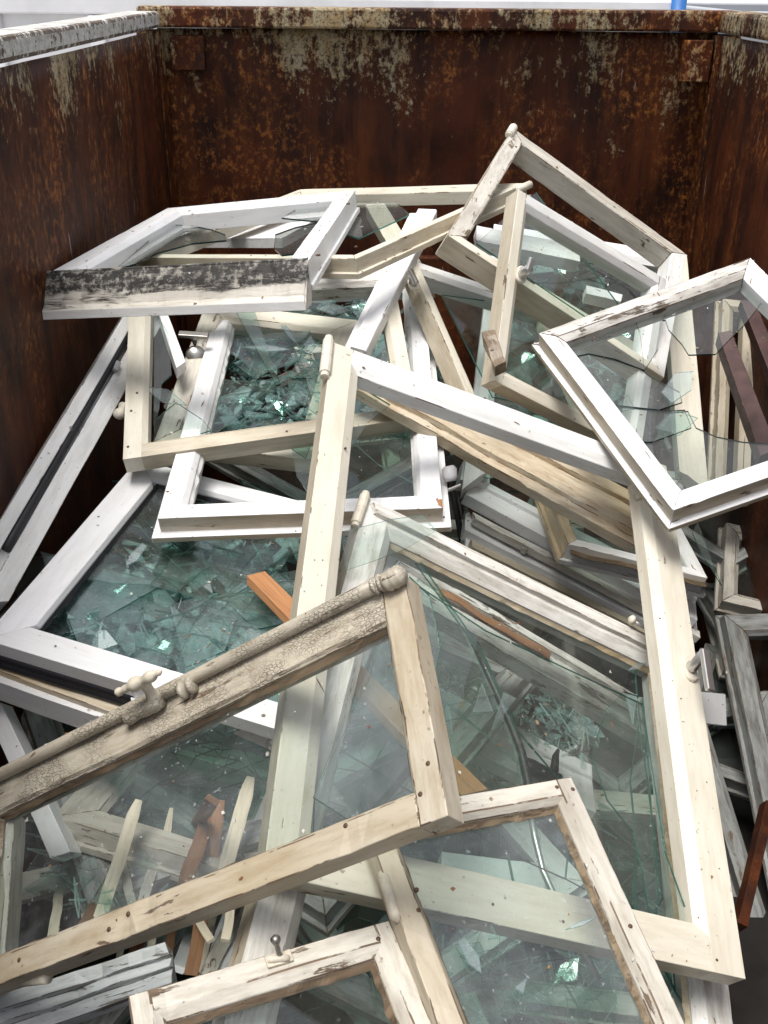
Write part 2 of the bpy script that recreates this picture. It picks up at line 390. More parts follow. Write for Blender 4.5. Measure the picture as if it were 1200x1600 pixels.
def slab(bm, poly, z, t, gap=0, tilt=0, rng=None, curve=None):
    c = sum(poly, Vector((0, 0))) / len(poly)
    tx = rng.gauss(0, tilt) if tilt else 0; ty = rng.gauss(0, tilt) if tilt else 0
    pts = []
    for p in poly:
        q = p + (c - p).normalized() * gap if gap and (c - p).length > gap * 2 else p
        dz = (q.x - c.x) * tx + (q.y - c.y) * ty
        pts.append((q.x, q.y, z + dz))
    T = [bm.verts.new(p) for p in pts]; B = [bm.verts.new((p[0], p[1], p[2] - t)) for p in pts]
    f = bm.faces.new(T); f.material_index = 0; g = bm.faces.new(B[::-1]); g.material_index = 0
    m = len(T)
    for i in range(m):
        h = bm.faces.new((T[i], B[i], B[(i + 1) % m], T[(i + 1) % m])); h.material_index = 1
    return f
def jag(poly, rng, amp, n):
    """roughen the outline of a shard"""
    out = []
    for i in range(len(poly)):
        a, b = poly[i], poly[(i + 1) % len(poly)]; out.append(a)
        d = b - a; nn = Vector((-d.y, d.x))
        for k in range(1, n): out.append(a + d * (k / n + rng.uniform(-.2, .2) / n) + nn * rng.uniform(-amp, amp))
    return out

GR = 'old window sashes thrown in the heap'
SASH = {}
def sash(key, quad, rw, mat, label, prof=prof_std, pane='whole', cracks=0, gmat='window_glass', joint='mitre', wear=.0006, chip=0, t=.045,
         sides='TLBR', putty=None, keep=1.0, ptilt=.008, side=None, bw=.014, bd=.010, lip=.010, pieces=None, mats=None, emat='glass_edge', ctr=None, group=GR, name='window_sash', pts=None, seed=None, profs=None, rws=None, cat='window sash', crackp=.8, gdrop=None):
    rng = random.Random(seed if seed is not None else key)
    pl = Plane(key if pts is None else None, quad, pts)
    e = empty(name, pl.M, label, cat, group); PM[e.name] = pl.M; SASH[key] = (pl, e)
    c = pl.c; ccw = [c[1], c[0], c[3], c[2]]   # TR TL BL BR, seen from above
    if x2(ccw[1] - ccw[0], ccw[2] - ccw[1]) < 0: ccw = ccw[::-1]
    rr = rws or {}
    rwl = [rr.get(s, rw) for s in 'TLBR']
    for i, sname in enumerate('TLBR'):
        if sname not in sides: continue
        pf = (profs or {}).get(sname, prof)(rwl[i], t=t, bw=bw, bd=bd, lip=lip)
        stile = sname in 'LR'
        bm, M = rail_bm(ccw, i, pf, rng, joint, stile, [q - bw for q in rwl], wear, chip)
        mm = (mats or {}).get(sname, mat)
        if side:
            bm.normal_update()
            for f in bm.faces:
                if f.normal.y < -.6 or f.normal.z < -.6: f.material_index = 2
            mm = [mm, mm + '_edge', side]
        link('stile' if stile else 'rail', bm, mm, pl.M @ M, e, bevel=.0014)
    if putty:
        def offp(u):
            o = []
            for i in range(4):
                def L_(k): p = ccw[k % 4]; q = ccw[(k + 1) % 4]; d = (q - p).normalized(); return p + Vector((-d.y, d.x)) * (rwl[k % 4] + u), d
                p, d = L_(i - 1); q, f = L_(i); o.append(line_x(p, d, q, f))
            return o
        O, I = offp(-.001), offp(.0055); z0 = -(bd + .002); z1 = -(bd + .0115); bm = bmesh.new(); ring = []
        for i in range(4):
            K = 40
            for k in range(K):
                t = k / K; a = O[i].lerp(O[(i + 1) % 4], t); b = I[i].lerp(I[(i + 1) % 4], t)
                b = a.lerp(b, 1 + .55 * noise.noise(Vector((a.x * 45, a.y * 45, 7))))
                ring.append((bm.verts.new((a.x, a.y, z0)), bm.verts.new((b.x, b.y, z1)), bm.verts.new((a.x, a.y, z1))))
        for k in range(len(ring)):
            A_, B_ = ring[k], ring[(k + 1) % len(ring)]
            for j in range(3): bm.faces.new((A_[j], B_[j], B_[(j + 1) % 3], A_[(j + 1) % 3]))
        bmesh.ops.recalc_face_normals(bm, faces=bm.faces[:]); link('putty', bm, putty, pl.M, e)
    zg = -(bd + .012) if gdrop is None else -gdrop
    inner = []
    for i in range(4):
        def off(k, u): p = ccw[k % 4]; q = ccw[(k + 1) % 4]; d = (q - p).normalized(); return p + Vector((-d.y, d.x)) * u, d
        p, d = off(i - 1, rwl[(i - 1) % 4] - .006); q, f = off(i, rwl[i] - .006); inner.append(line_x(p, d, q, f))
    if pane:
        bm = bmesh.new()
        if pane == 'whole':
            cc = None
            if ctr: h = pl.hit(*ctr, zg); cc = Vector((h.x, h.y))
            if cc is None: cc = sum(inner, Vector((0, 0))) / 4 + Vector((rng.uniform(-.1, .1), rng.uniform(-.1, .1)))
            ps = star(inner, cc, cracks + 4, rng, keep) if cracks else [inner]
            for q in ps: slab(bm, q, zg, .004, gap=.0004 if cracks else 0, tilt=ptilt if cracks else 0, rng=rng)
        else:
            for poly in pane:
                pp = []
                for p in poly: h = pl.hit(*p, zg); pp.append(Vector((h.x, h.y)))
                b2 = bmesh.new(); slab(b2, pp, zg, .004); bmesh.ops.recalc_face_normals(b2, faces=b2.faces[:]); link('pane_piece', b2, [gmat, emat], pl.M, e)
                zg -= .0015
            bm.free(); return pl, e
        bmesh.ops.recalc_face_normals(bm, faces=bm.faces[:])
        link('pane', bm, [gmat, emat], pl.M, e)
    return pl, e

def board(name, key, quad, thick, mat, label, cat, group=None, rng_seed=1, steps=None, wear=.001, chip=.006, pts=None, mats=None, parent=None, bevel=.0012):
    """a loose length of timber; quad = TL TR BR BL of its top face; steps = moulding profile as (fraction across, height)"""
    rng = random.Random(rng_seed); pl = Plane(key if pts is None else None, quad, pts); c = pl.c
    L1, L2 = (c[1] - c[0]).length, (c[3] - c[0]).length
    if L1 >= L2: A0, A1, B0, B1 = c[0], c[1], c[3], c[2]
    else: A0, A1, B0, B1 = c[0], c[3], c[1], c[2]
    st = steps or [(0, 0), (1, 0)]; N = max(4, int(max(L1, L2) / .02)); s0 = rng.random() * 50; rings = []
    org = A0; d = (A1 - A0).normalized(); nn = Vector((-d.y, d.x))
    for k in range(N + 1):
        t = k / N; r = []
        a, b = A0.lerp(A1, t), B0.lerp(B1, t)
        for j, (f, h) in enumerate(st + [(1, -thick), (0, -thick)]):
            p = a.lerp(b, f); q = p - org; z = h + noise.noise(Vector((s0, t * 4, 0))) * wear * 3
            y = q.dot(nn) + noise.noise(Vector((s0 + j * 3.1, t * max(L1, L2) * 25, 2))) * wear
            q2 = noise.noise(Vector((s0 + j * 7.3, t * max(L1, L2) * 22, 5)))
            if j < len(st) and q2 > .25: z -= (q2 - .25) * chip
            x = q.dot(d) + (rng.uniform(-.004, .004) if k in (0, N) else 0)
            r.append((x, y, z))
        rings.append(r)
    bm = swept(rings)
    M = Matrix((Vector((d.x, d.y, 0)), Vector((nn.x, nn.y, 0)), Vector((0, 0, 1)))).transposed().to_4x4(); M.translation = Vector((org.x, org.y, 0))
    o = link(name, bm, mat, pl.M @ M, parent, bevel=bevel)
    if parent is None: tag(o, label, cat, group)
    SASH[key or name] = (pl, o)
    return pl, o

def frame_of(d):
    d = d.normalized(); u = d.cross(Vector((0, 0, 1)))
    if u.length < .05: u = d.cross(Vector((1, 0, 0)))
    u.normalize(); return d, u, d.cross(u)
def tube(pts, rad, n=10, flat=1.0):
    """pts world; rad list or number"""
    rings = []; m = len(pts)
    for i, p in enumerate(pts):
        d = (pts[min(i + 1, m - 1)] - pts[max(i - 1, 0)]); d, u, v = frame_of(d)
        r = rad[i] if isinstance(rad, (list, tuple)) else rad
        rings.append([p + u * math.cos(2 * math.pi * k / n) * r + v * math.sin(2 * math.pi * k / n) * r * flat for k in range(n)])
    return swept(rings)
def join(*bms):
    b0 = bms[0]
    for b in bms[1:]:
        me = bpy.data.meshes.new('t'); b.to_mesh(me); b.free(); b0.from_mesh(me); bpy.data.meshes.remove(me)
    return b0
def part(name, bm, mat, parent, smooth=True, bevel=0):
    """bm in world space"""
    Mp = PM[parent.name]; bm.transform(Mp.inverted()); return link(name, bm, mat, Mp, parent, smooth=smooth, bevel=bevel)
def boxw(P, ax, ay, az, sx, sy, sz):
    bm = bmesh.new(); bmesh.ops.create_cube(bm, size=1)
    M = Matrix((ax * sx, ay * sy, az * sz)).transposed().to_4x4(); M.translation = P; bm.transform(M); return bm
def box(x0, x1, y0, y1, z0, z1):
    return boxw(Vector(((x0 + x1) / 2, (y0 + y1) / 2, (z0 + z1) / 2)), Vector((1, 0, 0)), Vector((0, 1, 0)), Vector((0, 0, 1)), x1 - x0, y1 - y0, z1 - z0)
def rod(key, a, b, h0, h1, r, name, mat, n=10, rad=None, k=2):
    pl, e = SASH[key]; A, B = pl.hw(*a, h0), pl.hw(*b, h1)
    pts = [A.lerp(B, i / (k - 1)) for i in range(k)]
    return part(name, tube(pts, rad or r, n), mat, e)
def hinge(key, a, b, r=.008, mat='pale_metal_paint', h=.0):
    rr = [r * .3, r * .75, r * .75, r, r, r * .9, r, r, r * .75, r * .75, r * .3]; pl, e = SASH[key]; A, B = pl.hw(*a, h), pl.hw(*b, h)
    ts = [0, .01, .09, .10, .48, .50, .52, .90, .91, .99, 1.0]
    return part('hinge_pin', tube([A.lerp(B, t) for t in ts], rr, 12), mat, e, smooth=False)
def screws(key, spots, r=.0035, mat='screw_rust', h=0.0):
    pl, e = SASH[key]
    for s in spots:
        P = pl.hw(*s, h); part('screw', tube([P - pl.n * .002, P + pl.n * .0006, P + pl.n * .0012], [r, r, r * .6], 10), mat, e)
def lever(key, base, knee, tip, hk, ht, mats=('satin_metal', 'pale_metal_paint'), esc=.022, escl=.034, r=.0095, wid=.016):
    """window handle: oval rose, neck rising from it, flat grip"""
    pl, e = SASH[key]; n = pl.n; B = pl.hw(*base, 0); K = pl.hw(*knee, hk); T = pl.hw(*tip, ht)
    along = (pl.M.to_3x3() @ Vector((0, 1, 0)))
    along = SASHDIR.get(key, along); side = n.cross(along).normalized(); along = side.cross(n).normalized()
    bm = bmesh.new(); prev = None; rings = []
    for z, s in ((-.001, 1), (.004, 1), (.0065, .86), (.0065, .55)):
        rings.append([B + n * z + side * math.cos(a) * esc * .62 * s + along * (math.sin(a) * esc * .62 * s + (escl - esc) * (1 if math.sin(a) > 0 else -1)) for a in [2 * math.pi * (k + .5) / 20 for k in range(20)]])
    rose = part('handle_rose', swept(rings), mats[1], e, smooth=False)
    g = tube([B + n * .003, B.lerp(K, .25), B.lerp(K, .30), K], [r * 1.15, r * 1.1, r * .9, r], 12)
    d = (T - K).normalized(); u = d.cross(n).normalized(); v = u.cross(d)
    L = (T - K).length
    gr = boxw(K.lerp(T, .5), d, u, v, L + wid * .9, wid, .010)
    h = part('handle', g, mats[0], e); k = part('handle_grip', gr, mats[0], e, smooth=False, bevel=.003)
    return h
SASHDIR = {}

# ------------------------------------------------------------------ the place: ground, container, things beyond the rim
XL, XR, YB, ZR = -.735, 1.058, 3.6, 1.955
def flat(name, x0, x1, y0, y1, z, mat):
    bm = bmesh.new(); vs = [bm.verts.new(p) for p in ((x0, y0, z), (x1, y0, z), (x1, y1, z), (x0, y1, z))]; bm.faces.new(vs)
    return tag(link(name, bm, mat), kind='structure')
flat('ground', -400, 400, -400, 400, -.14, 'concrete')
Mc = Matrix.Translation((.16, 1.8, 0))
ct = empty('steel_skip', Mc, 'deep rusty brown open steel skip holding the whole heap of windows', 'skip'); PM[ct.name] = Mc
def wall_bm(x0, x1, z0, z1, y, th, nx, nz, amp, seed, axis='y'):
    """slightly dented steel sheet"""
    bm = bmesh.new(); G = {}
    for s in (0, 1):
        for i in range(nx + 1):
            for j in range(nz + 1):
                a = x0 + (x1 - x0) * i / nx; z = z0 + (z1 - z0) * j / nz
                d = noise.noise(Vector((a * 1.7 + seed, z * 1.7, seed))) * amp + noise.noise(Vector((a * 5 + seed, z * 5, 3))) * amp * .3
                o = y + d + s * th
                G[s, i, j] = bm.verts.new((a, o, z) if axis == 'y' else (o, a, z))
        for i in range(nx):
            for j in range(nz):
                bm.faces.new((G[s, i, j], G[s, i + 1, j], G[s, i + 1, j + 1], G[s, i, j + 1]))
    for j in (0, nz):
        for i in range(nx): bm.faces.new((G[0, i, j], G[0, i + 1, j], G[1, i + 1, j], G[1, i, j]))
    for i in (0, nx):
        for j in range(nz): bm.faces.new((G[0, i, j], G[0, i, j + 1], G[1, i, j + 1], G[1, i, j]))
    bmesh.ops.recalc_face_normals(bm, faces=bm.faces[:]); return bm
part('back_wall', wall_bm(XL - .02, XR + .02, 0, ZR - .065, YB + .10, .006, 60, 60, .022, 3.3), 'rusty_steel', ct)
part('side_wall', wall_bm(-.6, YB, 0, ZR - .07, XL - .006, -.006, 70, 40, .012, 8.1, 'x'), 'rusty_steel', ct)
part('side_wall', wall_bm(-.6, YB, 0, ZR - .07, XR + .006, .006, 70, 40, .012, 5.2, 'x'), 'rusty_steel', ct)
part('front_wall', wall_bm(XL, XR, 0, .95, -.62, -.006, 20, 12, .01, 1.2), 'rusty_steel', ct)
part('floor', box(XL - .01, XR + .01, -.62, YB + .1, -.01, 0), 'floor_dark', ct, False)
# wall ends returning to the back sheet, corner posts, the folded foot of the back sheet
part('corner_post', box(XL - .07, XL - .001, YB + .002, YB + .13, 0, ZR - .07), 'rusty_steel', ct, False, .004)
part('corner_post', box(XR + .001, XR + .07, YB + .002, YB + .13, 0, ZR - .07), 'rusty_steel', ct, False, .004)
part('back_flange', box(XL, XR, YB + .045, YB + .085, .60, 1.16), 'rusty_steel', ct, False, .006)
part('corner_plate', box(.955, 1.05, YB + .03, YB + .06, ZR - .21, ZR - .085), 'rusty_steel', ct, False, .003)
part('corner_plate', box(-.71, -.60, YB + .055, YB + .085, ZR - .19, ZR - .085), 'rusty_steel', ct, False, .003)
# rims: rectangular tube along each wall top
part('rim', box(XL - .07, XR + .07, YB + .03, YB + .14, ZR - .062, ZR), 'rusty_steel', ct, False, .008)
part('rim', box(XL - .10, XL + .004, -.62, YB + .028, ZR - .062, ZR - .014), 'flaking_white', ct, False, .01)
part('rim', box(XR - .004, XR + .10, -.62, YB + .028, ZR - .062, ZR), 'rusty_steel', ct, False, .01)

# beyond the rim: only slivers of these show above the skip's edge
def skip_beyond(x0, x1, y0, y1, h, mat, label, name='skip'):
    M = Matrix.Translation(((x0 + x1) / 2, (y0 + y1) / 2, -.14)); e = empty(name, M, label, 'skip'); PM[e.name] = M
    b = join(box(x0, x1, y0, y0 + .04, -.12, h - .09), box(x0, x1, y1 - .04, y1, -.12, h - .09), box(x0, x0 + .04, y0 + .04, y1 - .04, -.12, h - .09), box(x1 - .04, x1, y0 + .04, y1 - .04, -.12, h - .09), box(x0 + .04, x1 - .04, y0 + .04, y1 - .04, -.12, -.08))
    part('body', b, mat, e, False)
    r = join(box(x0 - .05, x1 + .05, y0 - .05, y0 + .05, h - .088, h), box(x0 - .05, x1 + .05, y1 - .05, y1 + .05, h - .088, h), box(x0 - .05, x0 + .05, y0 + .05, y1 - .05, h - .088, h), box(x1 - .05, x1 + .05, y0 + .05, y1 - .05, h - .088, h))
    part('rim', r, mat, e, False, .01)
    n = int((x1 - x0) / .5)
    for i in range(n):
        xx = x0 + (i + .5) * (x1 - x0) / n; part('rib', box(xx - .04, xx + .04, y0 - .05, y0 - .002, -.10, h - .09), mat, e, False, .008)
skip_beyond(-2.9, 1.46, 6.0, 7.8, 1.94, 'white_steel', 'white skip just beyond the rusty back wall, its pale rim a strip along the top')
skip_beyond(1.75, 4.6, 5.7, 7.6, 1.90, 'grey_steel', 'light grey skip past the top right corner of the rusty one')
bm = tube([Vector((1.51, 5.95, -.14)), Vector((1.51, 5.95, 1.98))], .04, 14)
e = empty('bollard', Matrix.Translation((1.51, 5.95, -.14)), 'blue steel post between the white and grey skips beyond the rim', 'post'); PM[e.name] = Matrix.Translation((1.51, 5.95, -.14))
part('post', bm, 'blue_paint', e)
part('cap', tube([Vector((1.51, 5.95, 1.981)), Vector((1.51, 5.95, 2.0)), Vector((1.51, 5.95, 2.01))], [.043, .043, .03], 14), 'blue_paint', e)
rng = random.Random(4); bm = bmesh.new()
for i in range(2600):
    p = Vector((rng.uniform(-9, 1.5), rng.uniform(12, 12.9), rng.uniform(-.1, 2.05 + rng.gauss(0, .05)))); a = Vector([rng.gauss(0, 1) for _ in range(3)]).normalized() * .09; b = Vector([rng.gauss(0, 1) for _ in range(3)]).normalized() * .06
    bm.faces.new([bm.verts.new(q) for q in (p, p + a, p + a + b, p + b)])
tag(link('hedge', bm, 'leaf'), 'green hedge far beyond the skips, a blurred strip at the top edge', 'hedge')

# ------------------------------------------------------------------ the sashes, top of the heap first
W_, CW, CR, DC, PW, AG, AR = 'white_paint', 'clean_white', 'cream_paint', 'dull_cream', 'pale_worn', 'aged_cream', 'aged_cream_rough'
# B: old sash with the espagnolette rod, across the front
sash('B', [(-40, 1238), (632, 897), (700, 1275), (-88, 1571)], .060, AG, 'aged beige sash across the front with a turned bolt handle on its crackled rail',
     prof=prof_plain, joint='butt', wear=.0012, chip=.010, t=.036, bw=.005, bd=.005, cracks=1, ctr=(350, 1100), putty='dirty_timber', gmat='front_glass', mats={'T': AR}, rws={'T': .060, 'R': .042, 'B': .043}, profs={'T': prof_cham}, seed=4, crackp=.7)
rod('B', (-40, 1231), (612, 902), .010, .010, .0105, 'bolt_rod', 'aged_cream_rough', 12, k=12)
pl, e = SASH['B']
def turned(pts_px, rads, name, mat, key, n=14, k=6):
    pl, e = SASH[key]; A = [pl.hw(x, y, h) for x, y, h in pts_px]; P = []; Rr = []
    tot = len(rads) - 1
    for i, r in enumerate(rads):
        t = i / tot * (len(A) - 1); j = min(int(t), len(A) - 2); P.append(A[j].lerp(A[j + 1], t - j)); Rr.append(r)
    return part(name, tube(P, Rr, n), mat, e)
turned([(180, 1084, .06), (252, 1049, .06)], [.002, .006, .0065, .0045, .006, .006, .0062, .0095, .011, .011, .0095, .007, .006, .008, .009, .009, .0075, .004, .005, .0025], 'bolt_handle', 'painted_metal', 'B')
turned([(242, 1092, .016), (222, 1062, .058)], [.011, .012, .0095, .0078, .0075, .008, .0085, .008, .007], 'handle_stem', 'painted_metal', 'B')
turned([(196, 1122, .014), (252, 1094, .014)], [.010, .0135, .012, .011, .0115, .013, .012, .0135, .012, .010], 'bolt_case', 'aged_cream_rough', 'B')
for q in ((286, 1079), (299, 1071), (586, 916), (596, 911)): turned([(q[0] - 3, q[1] + 1.5, .012), (q[0] + 4, q[1] - 2, .012)], [.0105, .0130, .0130, .0105], 'rod_guide', 'aged_cream_rough', 'B')
turned([(600, 913, .014), (634, 893, .014)], [.010, .012, .014, .0125, .014, .015, .0135, .0145, .0135, .010, .004], 'rod_end_knob', 'aged_cream_rough', 'B', 16)
screws('B', [(657, 1241), (669, 1193), (170, 1452), (200, 1428), (30, 1500), (540, 1290)], r=.0032)
rod('B', (25, 1533), (75, 1527), -.03, -.03, .009, 'hinge_stub', 'painted_metal', k=3); rod('B', (525, 1345), (598, 1315), -.035, -.035, .008, 'hinge_stub', 'painted_metal', k=3)
# C: lowest, with hook
sash('C', [(200, 1555), (608, 1437), (770, 1830), (270, 1990)], .040, DC, 'worn beige sash at the bottom edge with a small iron hook on its rail',
     prof=prof_plain, joint='butt', wear=.0008, chip=.006, t=.034, putty='dirty_timber', gmat='clean_glass', rws={'T': .040, 'R': .034, 'L': .038, 'B': .04}, seed=2, mats={'T': 'pale_worn', 'R': 'pale_worn', 'L': 'pale_worn'})
pl, e = SASH['C']
a = pl.hw(436, 1500, 0); part('hook_plate', boxw(a + pl.n * .002, (pl.M.to_3x3() @ Vector((1, 0, 0))), (pl.M.to_3x3() @ Vector((0, 1, 0))), pl.n, .032, .016, .004), 'painted_metal', e, False, .001)
turned([(438, 1498, .003), (429, 1462, .03)], [.006, .005, .003, .003, .0032, .003, .003, .005, .0062, .0062, .003], 'hook', 'dark_metal', 'C')
turned([(418, 1500, .005), (452, 1497, .005)], [.004, .0045, .004, .0045, .004], 'hook_pivot', 'painted_metal', 'C')
screws('C', [(591, 1467), (424, 1500), (452, 1494)], r=.0032)
# D: grey-cream sash right of it
sash('D', [(565, 1271), (893, 1213), (1177, 1830), (785, 1870)], .038, 'pale_worn', 'weathered greyish sash at the front right, its long stile running to the bottom edge',
     prof=prof_plain, joint='butt', wear=.0009, chip=.008, t=.034, bw=.008, putty='dirty_timber', gmat='front_glass', rws={'T': .036, 'L': .038, 'R': .034, 'B': .04}, seed=3, mats={'L': 'aged_cream', 'R': 'pale_worn'})
screws('D', [(895, 1233), (870, 1230), (651, 1390), (654, 1422), (985, 1447)], r=.003)
pl, e = SASH['D']; part('hinge_pin', tube([pl.hw(594, 1362, -.006), pl.hw(600, 1372, -.006), pl.hw(618, 1432, -.006), pl.hw(624, 1440, -.006)], [.003, .008, .008, .003]), 'painted_metal', e)
# G: right edge sash with the broken pane
sash('G', [(842, 520), (1172, 402), (1440, 663), (1052, 797)], .045, CW, 'white sash with flaking upper rail and a big hole in its glass',
     prof=prof_std, wear=.0008, chip=.006, t=.050, bw=.016, bd=.012, lip=.012, mats={'T': 'flaking_white'}, side='aged_cream', seed=5, gmat='window_glass', emat='glass_edge_dark',
     pane=[[(855, 530), (985, 478), (1000, 520), (1007, 578), (960, 560), (920, 552), (880, 560)],
           [(985, 478), (1155, 420), (1196, 450), (1190, 472), (1165, 505), (1135, 535), (1118, 553), (1076, 554), (1066, 538), (1045, 515), (1040, 500), (1035, 500), (1028, 545), (1007, 578), (1000, 520)],
           [(880, 560), (920, 552), (960, 562), (1000, 575), (1020, 590), (1062, 612), (1066, 628), (1030, 640), (960, 632), (915, 610)],
           [(915, 612), (960, 634), (1035, 642), (1070, 640), (1078, 660), (1080, 668), (1020, 690), (975, 690)],
           [(975, 692), (1020, 692), (1040, 645), (1075, 642), (1088, 668), (1120, 682), (1160, 690), (1215, 694), (1240, 730), (1075, 790), (1050, 780)]])
screws('G', [(944, 560)], r=.002)
# A: the big one
sash('A', [(520, 534), (1041, 728), (1165, 1530), (411, 1364)], .060, CR, 'largest cream sash in the middle, lever handle on its right stile',
     prof=prof_std, joint='butt', wear=.0005, t=.040, bw=.020, bd=.010, lip=.0, mats={'T': W_, 'B': CR}, rws={'T': .058, 'L': .062, 'R': .076, 'B': .070}, side='dull_cream', seed=6, gmat='window_glass',
     profs={'L': prof_plain, 'B': prof_plain, 'T': prof_plain},
     pane=[[(560, 1080), (598, 990), (640, 905), (760, 985), (1005, 1100), (1020, 1200), (1040, 1330), (1085, 1455), (900, 1418), (700, 1372), (490, 1330), (492, 1235)]], emat='glass_edge')
hinge('A', (507, 590), (514, 527), .011)
SASHDIR['A'] = SASH['A'][0].hw(1066, 1018) - SASH['A'][0].hw(1080, 1075)
lever('A', (1077, 1046), (1101, 1021), (1109, 1074), .062, .062, r=.010, wid=.017)
screws('A', [(540, 700), (1120, 1500), (880, 1440), (770, 1413), (1078, 1063)], r=.0022)
pl, e = SASH['A']
# E: top-left, with mouldy weather bar
sash('E', [(262, 325), (555, 297), (481, 408), (72, 428)], .052, CW, 'white sash at the upper left with a black mouldy weather bar along its lower rail',
     prof=prof_std, wear=.0007, chip=.003, t=.060, bw=.010, bd=.014, lip=.006, rws={'B': .022, 'L': .060}, seed=7, gmat='window_glass', emat='glass_edge_dark', profs={'B': prof_plain},
     pane=[[(180, 420), (262, 350), (300, 352), (330, 358), (352, 366), (354, 375), (300, 380), (245, 395), (212, 412)],
           [(428, 388), (430, 366), (460, 355), (500, 346), (440, 340), (470, 322), (532, 312), (505, 350), (470, 395), (440, 398)]])
pl, e = SASH['E']; c = pl.c
BL, BR_ = Vector((c[3].x, c[3].y)), Vector((c[2].x, c[2].y)); d = (BR_ - BL).normalized(); nn = Vector((d.y, -d.x))
prof = [(0.004, .006), (-.004, -.001), (-.020, -.020), (-.043, -.058), (-.058, -.066), (-.060, -.085), (-.01, -.085), (-.0004, -.061), (-.0004, .004)]
rings = []; N = 60; L = (BR_ - BL).length
for k in range(N + 1):
    t = k / N; r = []
    for j, (u, v) in enumerate(prof):
        o = noise.noise(Vector((j * 4.4, t * 22, 1.0))); x = -.012 + t * (L + .012) + (0 if 0 < k < N else rng.uniform(-.003, .003))
        r.append((x, -u * -1 * 1.0 + (max(0, o) * .004 if j in (2, 3) else 0), v - (max(0, o) * .006 if j in (1, 2, 3) else 0)))
    rings.append(r)
bmw = swept(rings); Mw = Matrix((Vector((d.x, d.y, 0)), Vector((-nn.x, -nn.y, 0)), Vector((0, 0, 1)))).transposed().to_4x4(); Mw.translation = Vector((BL.x, BL.y, 0))
wb = link('weather_bar', bmw, ['mould_band', 'white_paint'], pl.M @ Mw, e, bevel=.002)
for p in wb.data.polygons:
    if p.center.z < -.064: p.material_index = 1
tag(wb, 'black mouldy weather bar')
screws('E', [(497, 398), (544, 318)], r=.005)
# N: handle sash, right of centre
sash('N', [(810, 295), (1042, 437), (1001, 712), (771, 594)], .038, CR, 'cream sash standing right of centre with a pointed upright handle on its left stile',
     prof=prof_plain, joint='butt', wear=.0006, t=.045, mats={'T': W_, 'R': W_}, rws={'L': .038}, side='dull_cream', seed=8, gmat='clean_glass', cracks=3, ctr=(930, 390))
SASHDIR['N'] = SASH['N'][0].hw(822, 400) - SASH['N'][0].hw(815, 450)
lever('N', (814, 430), (826, 420), (830, 407), .05, .055, r=.010, wid=.014, escl=.03)
# F: topmost peak
sash('F', [(802, 200), (1072, 397), (1038, 590), (700, 367)], .044, CR, 'sash whose corner peaks highest against the rusty wall, upper rail rotten inside',
     prof=prof_plain, wear=.0010, chip=.004, t=.062, bw=.004, bd=.003, mats={'T': 'pale_worn', 'L': 'pale_worn', 'R': W_}, rws={'T': .046, 'B': .030}, side='dull_cream', seed=9, gmat='window_glass', pane=[[(745, 380), (800, 330), (838, 300), (1000, 520), (960, 525), (850, 450)]])
pl, e = SASH['F']; A_, B_ = pl.hw(838, 240, -.045), pl.hw(1046, 395, -.045)
o = board('rotten_strip', None, None, .012, 'dirty_timber', None, None, pts=[A_, B_, B_ + (pl.hw(1040, 405, -.045) - B_), A_ + (pl.hw(832, 250, -.045) - A_)], parent=e, wear=.004, chip=.02)
hinge('F', (795, 212), (803, 198), .012)
# L: low wide sash at the back
sash('L', [(468, 296), (822, 286), (555, 404), (195, 402)], .042, CR, 'long cream sash at the back, its right stile slanting up to the peaked sash',
     prof=prof_std, wear=.0006, t=.045, bw=.010, bd=.01, lip=.008, side='dull_cream', seed=10, rws={'R': .036, 'B': .040}, pane=[[(500, 320), (560, 315), (620, 316), (640, 335), (560, 372), (520, 360)]])
rod('L', (806, 298), (828, 288), -.008, -.008, .010, 'hinge_pin', 'pale_metal_paint', k=3); screws('L', [(556, 385)], r=.004)
# K: detached white stile
board('frame_board', 'K', [(640, 325), (683, 328), (572, 548), (535, 540)], .035, CW, 'detached white stile leaning down to the top corner of the big cream sash', 'window part', 'loose frame members', 21, steps=[(0, -.014), (.30, -.012), (.32, 0), (.97, 0), (1, -.003)])
# H, I
sash('H', [(203, 440), (612, 418), (655, 652), (192, 718)], .056, CR, 'cream sash with an upright left stile and a small knob on its outer edge',
     prof=prof_std, wear=.0006, t=.045, bw=.012, bd=.010, lip=.0, mats={'B': DC, 'T': 'flaking_white'}, rws={'L': .050, 'R': .042, 'B': .046}, side='dull_cream', seed=11, gmat='clean_glass', emat='glass_edge', joint='butt',
     pane=[[(240, 480), (262, 520), (268, 585), (252, 600), (248, 640), (240, 665)], [(240, 690), (242, 655), (275, 628), (316, 655), (330, 672), (290, 684)], [(560, 640), (600, 612), (625, 600), (630, 640), (600, 655)]])
turned([(196, 632, -.02), (183, 652, -.01)], [.004, .013, .010, .008, .013, .013, .004], 'knob', 'pale_metal_paint', 'H'); screws('H', [(200, 698), (214, 614), (205, 642), (448, 674)], r=.003)
sash('I', [(350, 440), (660, 430), (692, 793), (246, 810)], .050, CW, 'bright white sash with a chip of bare wood at its lower right corner',
     prof=prof_std, wear=.0004, t=.050, bw=.010, bd=.012, lip=.016, side='aged_cream', seed=12, gmat='green_glass', cracks=5, ctr=(430, 600), keep=.8, ptilt=.02, emat='glass_edge_pale', putty='white_paint', rws={'T': .045})
board('wood_chip', None, None, .008, 'bare_break', None, None, pts=[SASH['I'][0].hw(*q, .0006) for q in ((681, 779), (691, 778), (692, 793), (684, 788))], parent=SASH['I'][1], wear=.001, chip=.004)
rod('I', (372, 548), (372, 552), .0, .0, .0, 'stay', 'dark_metal') if False else None
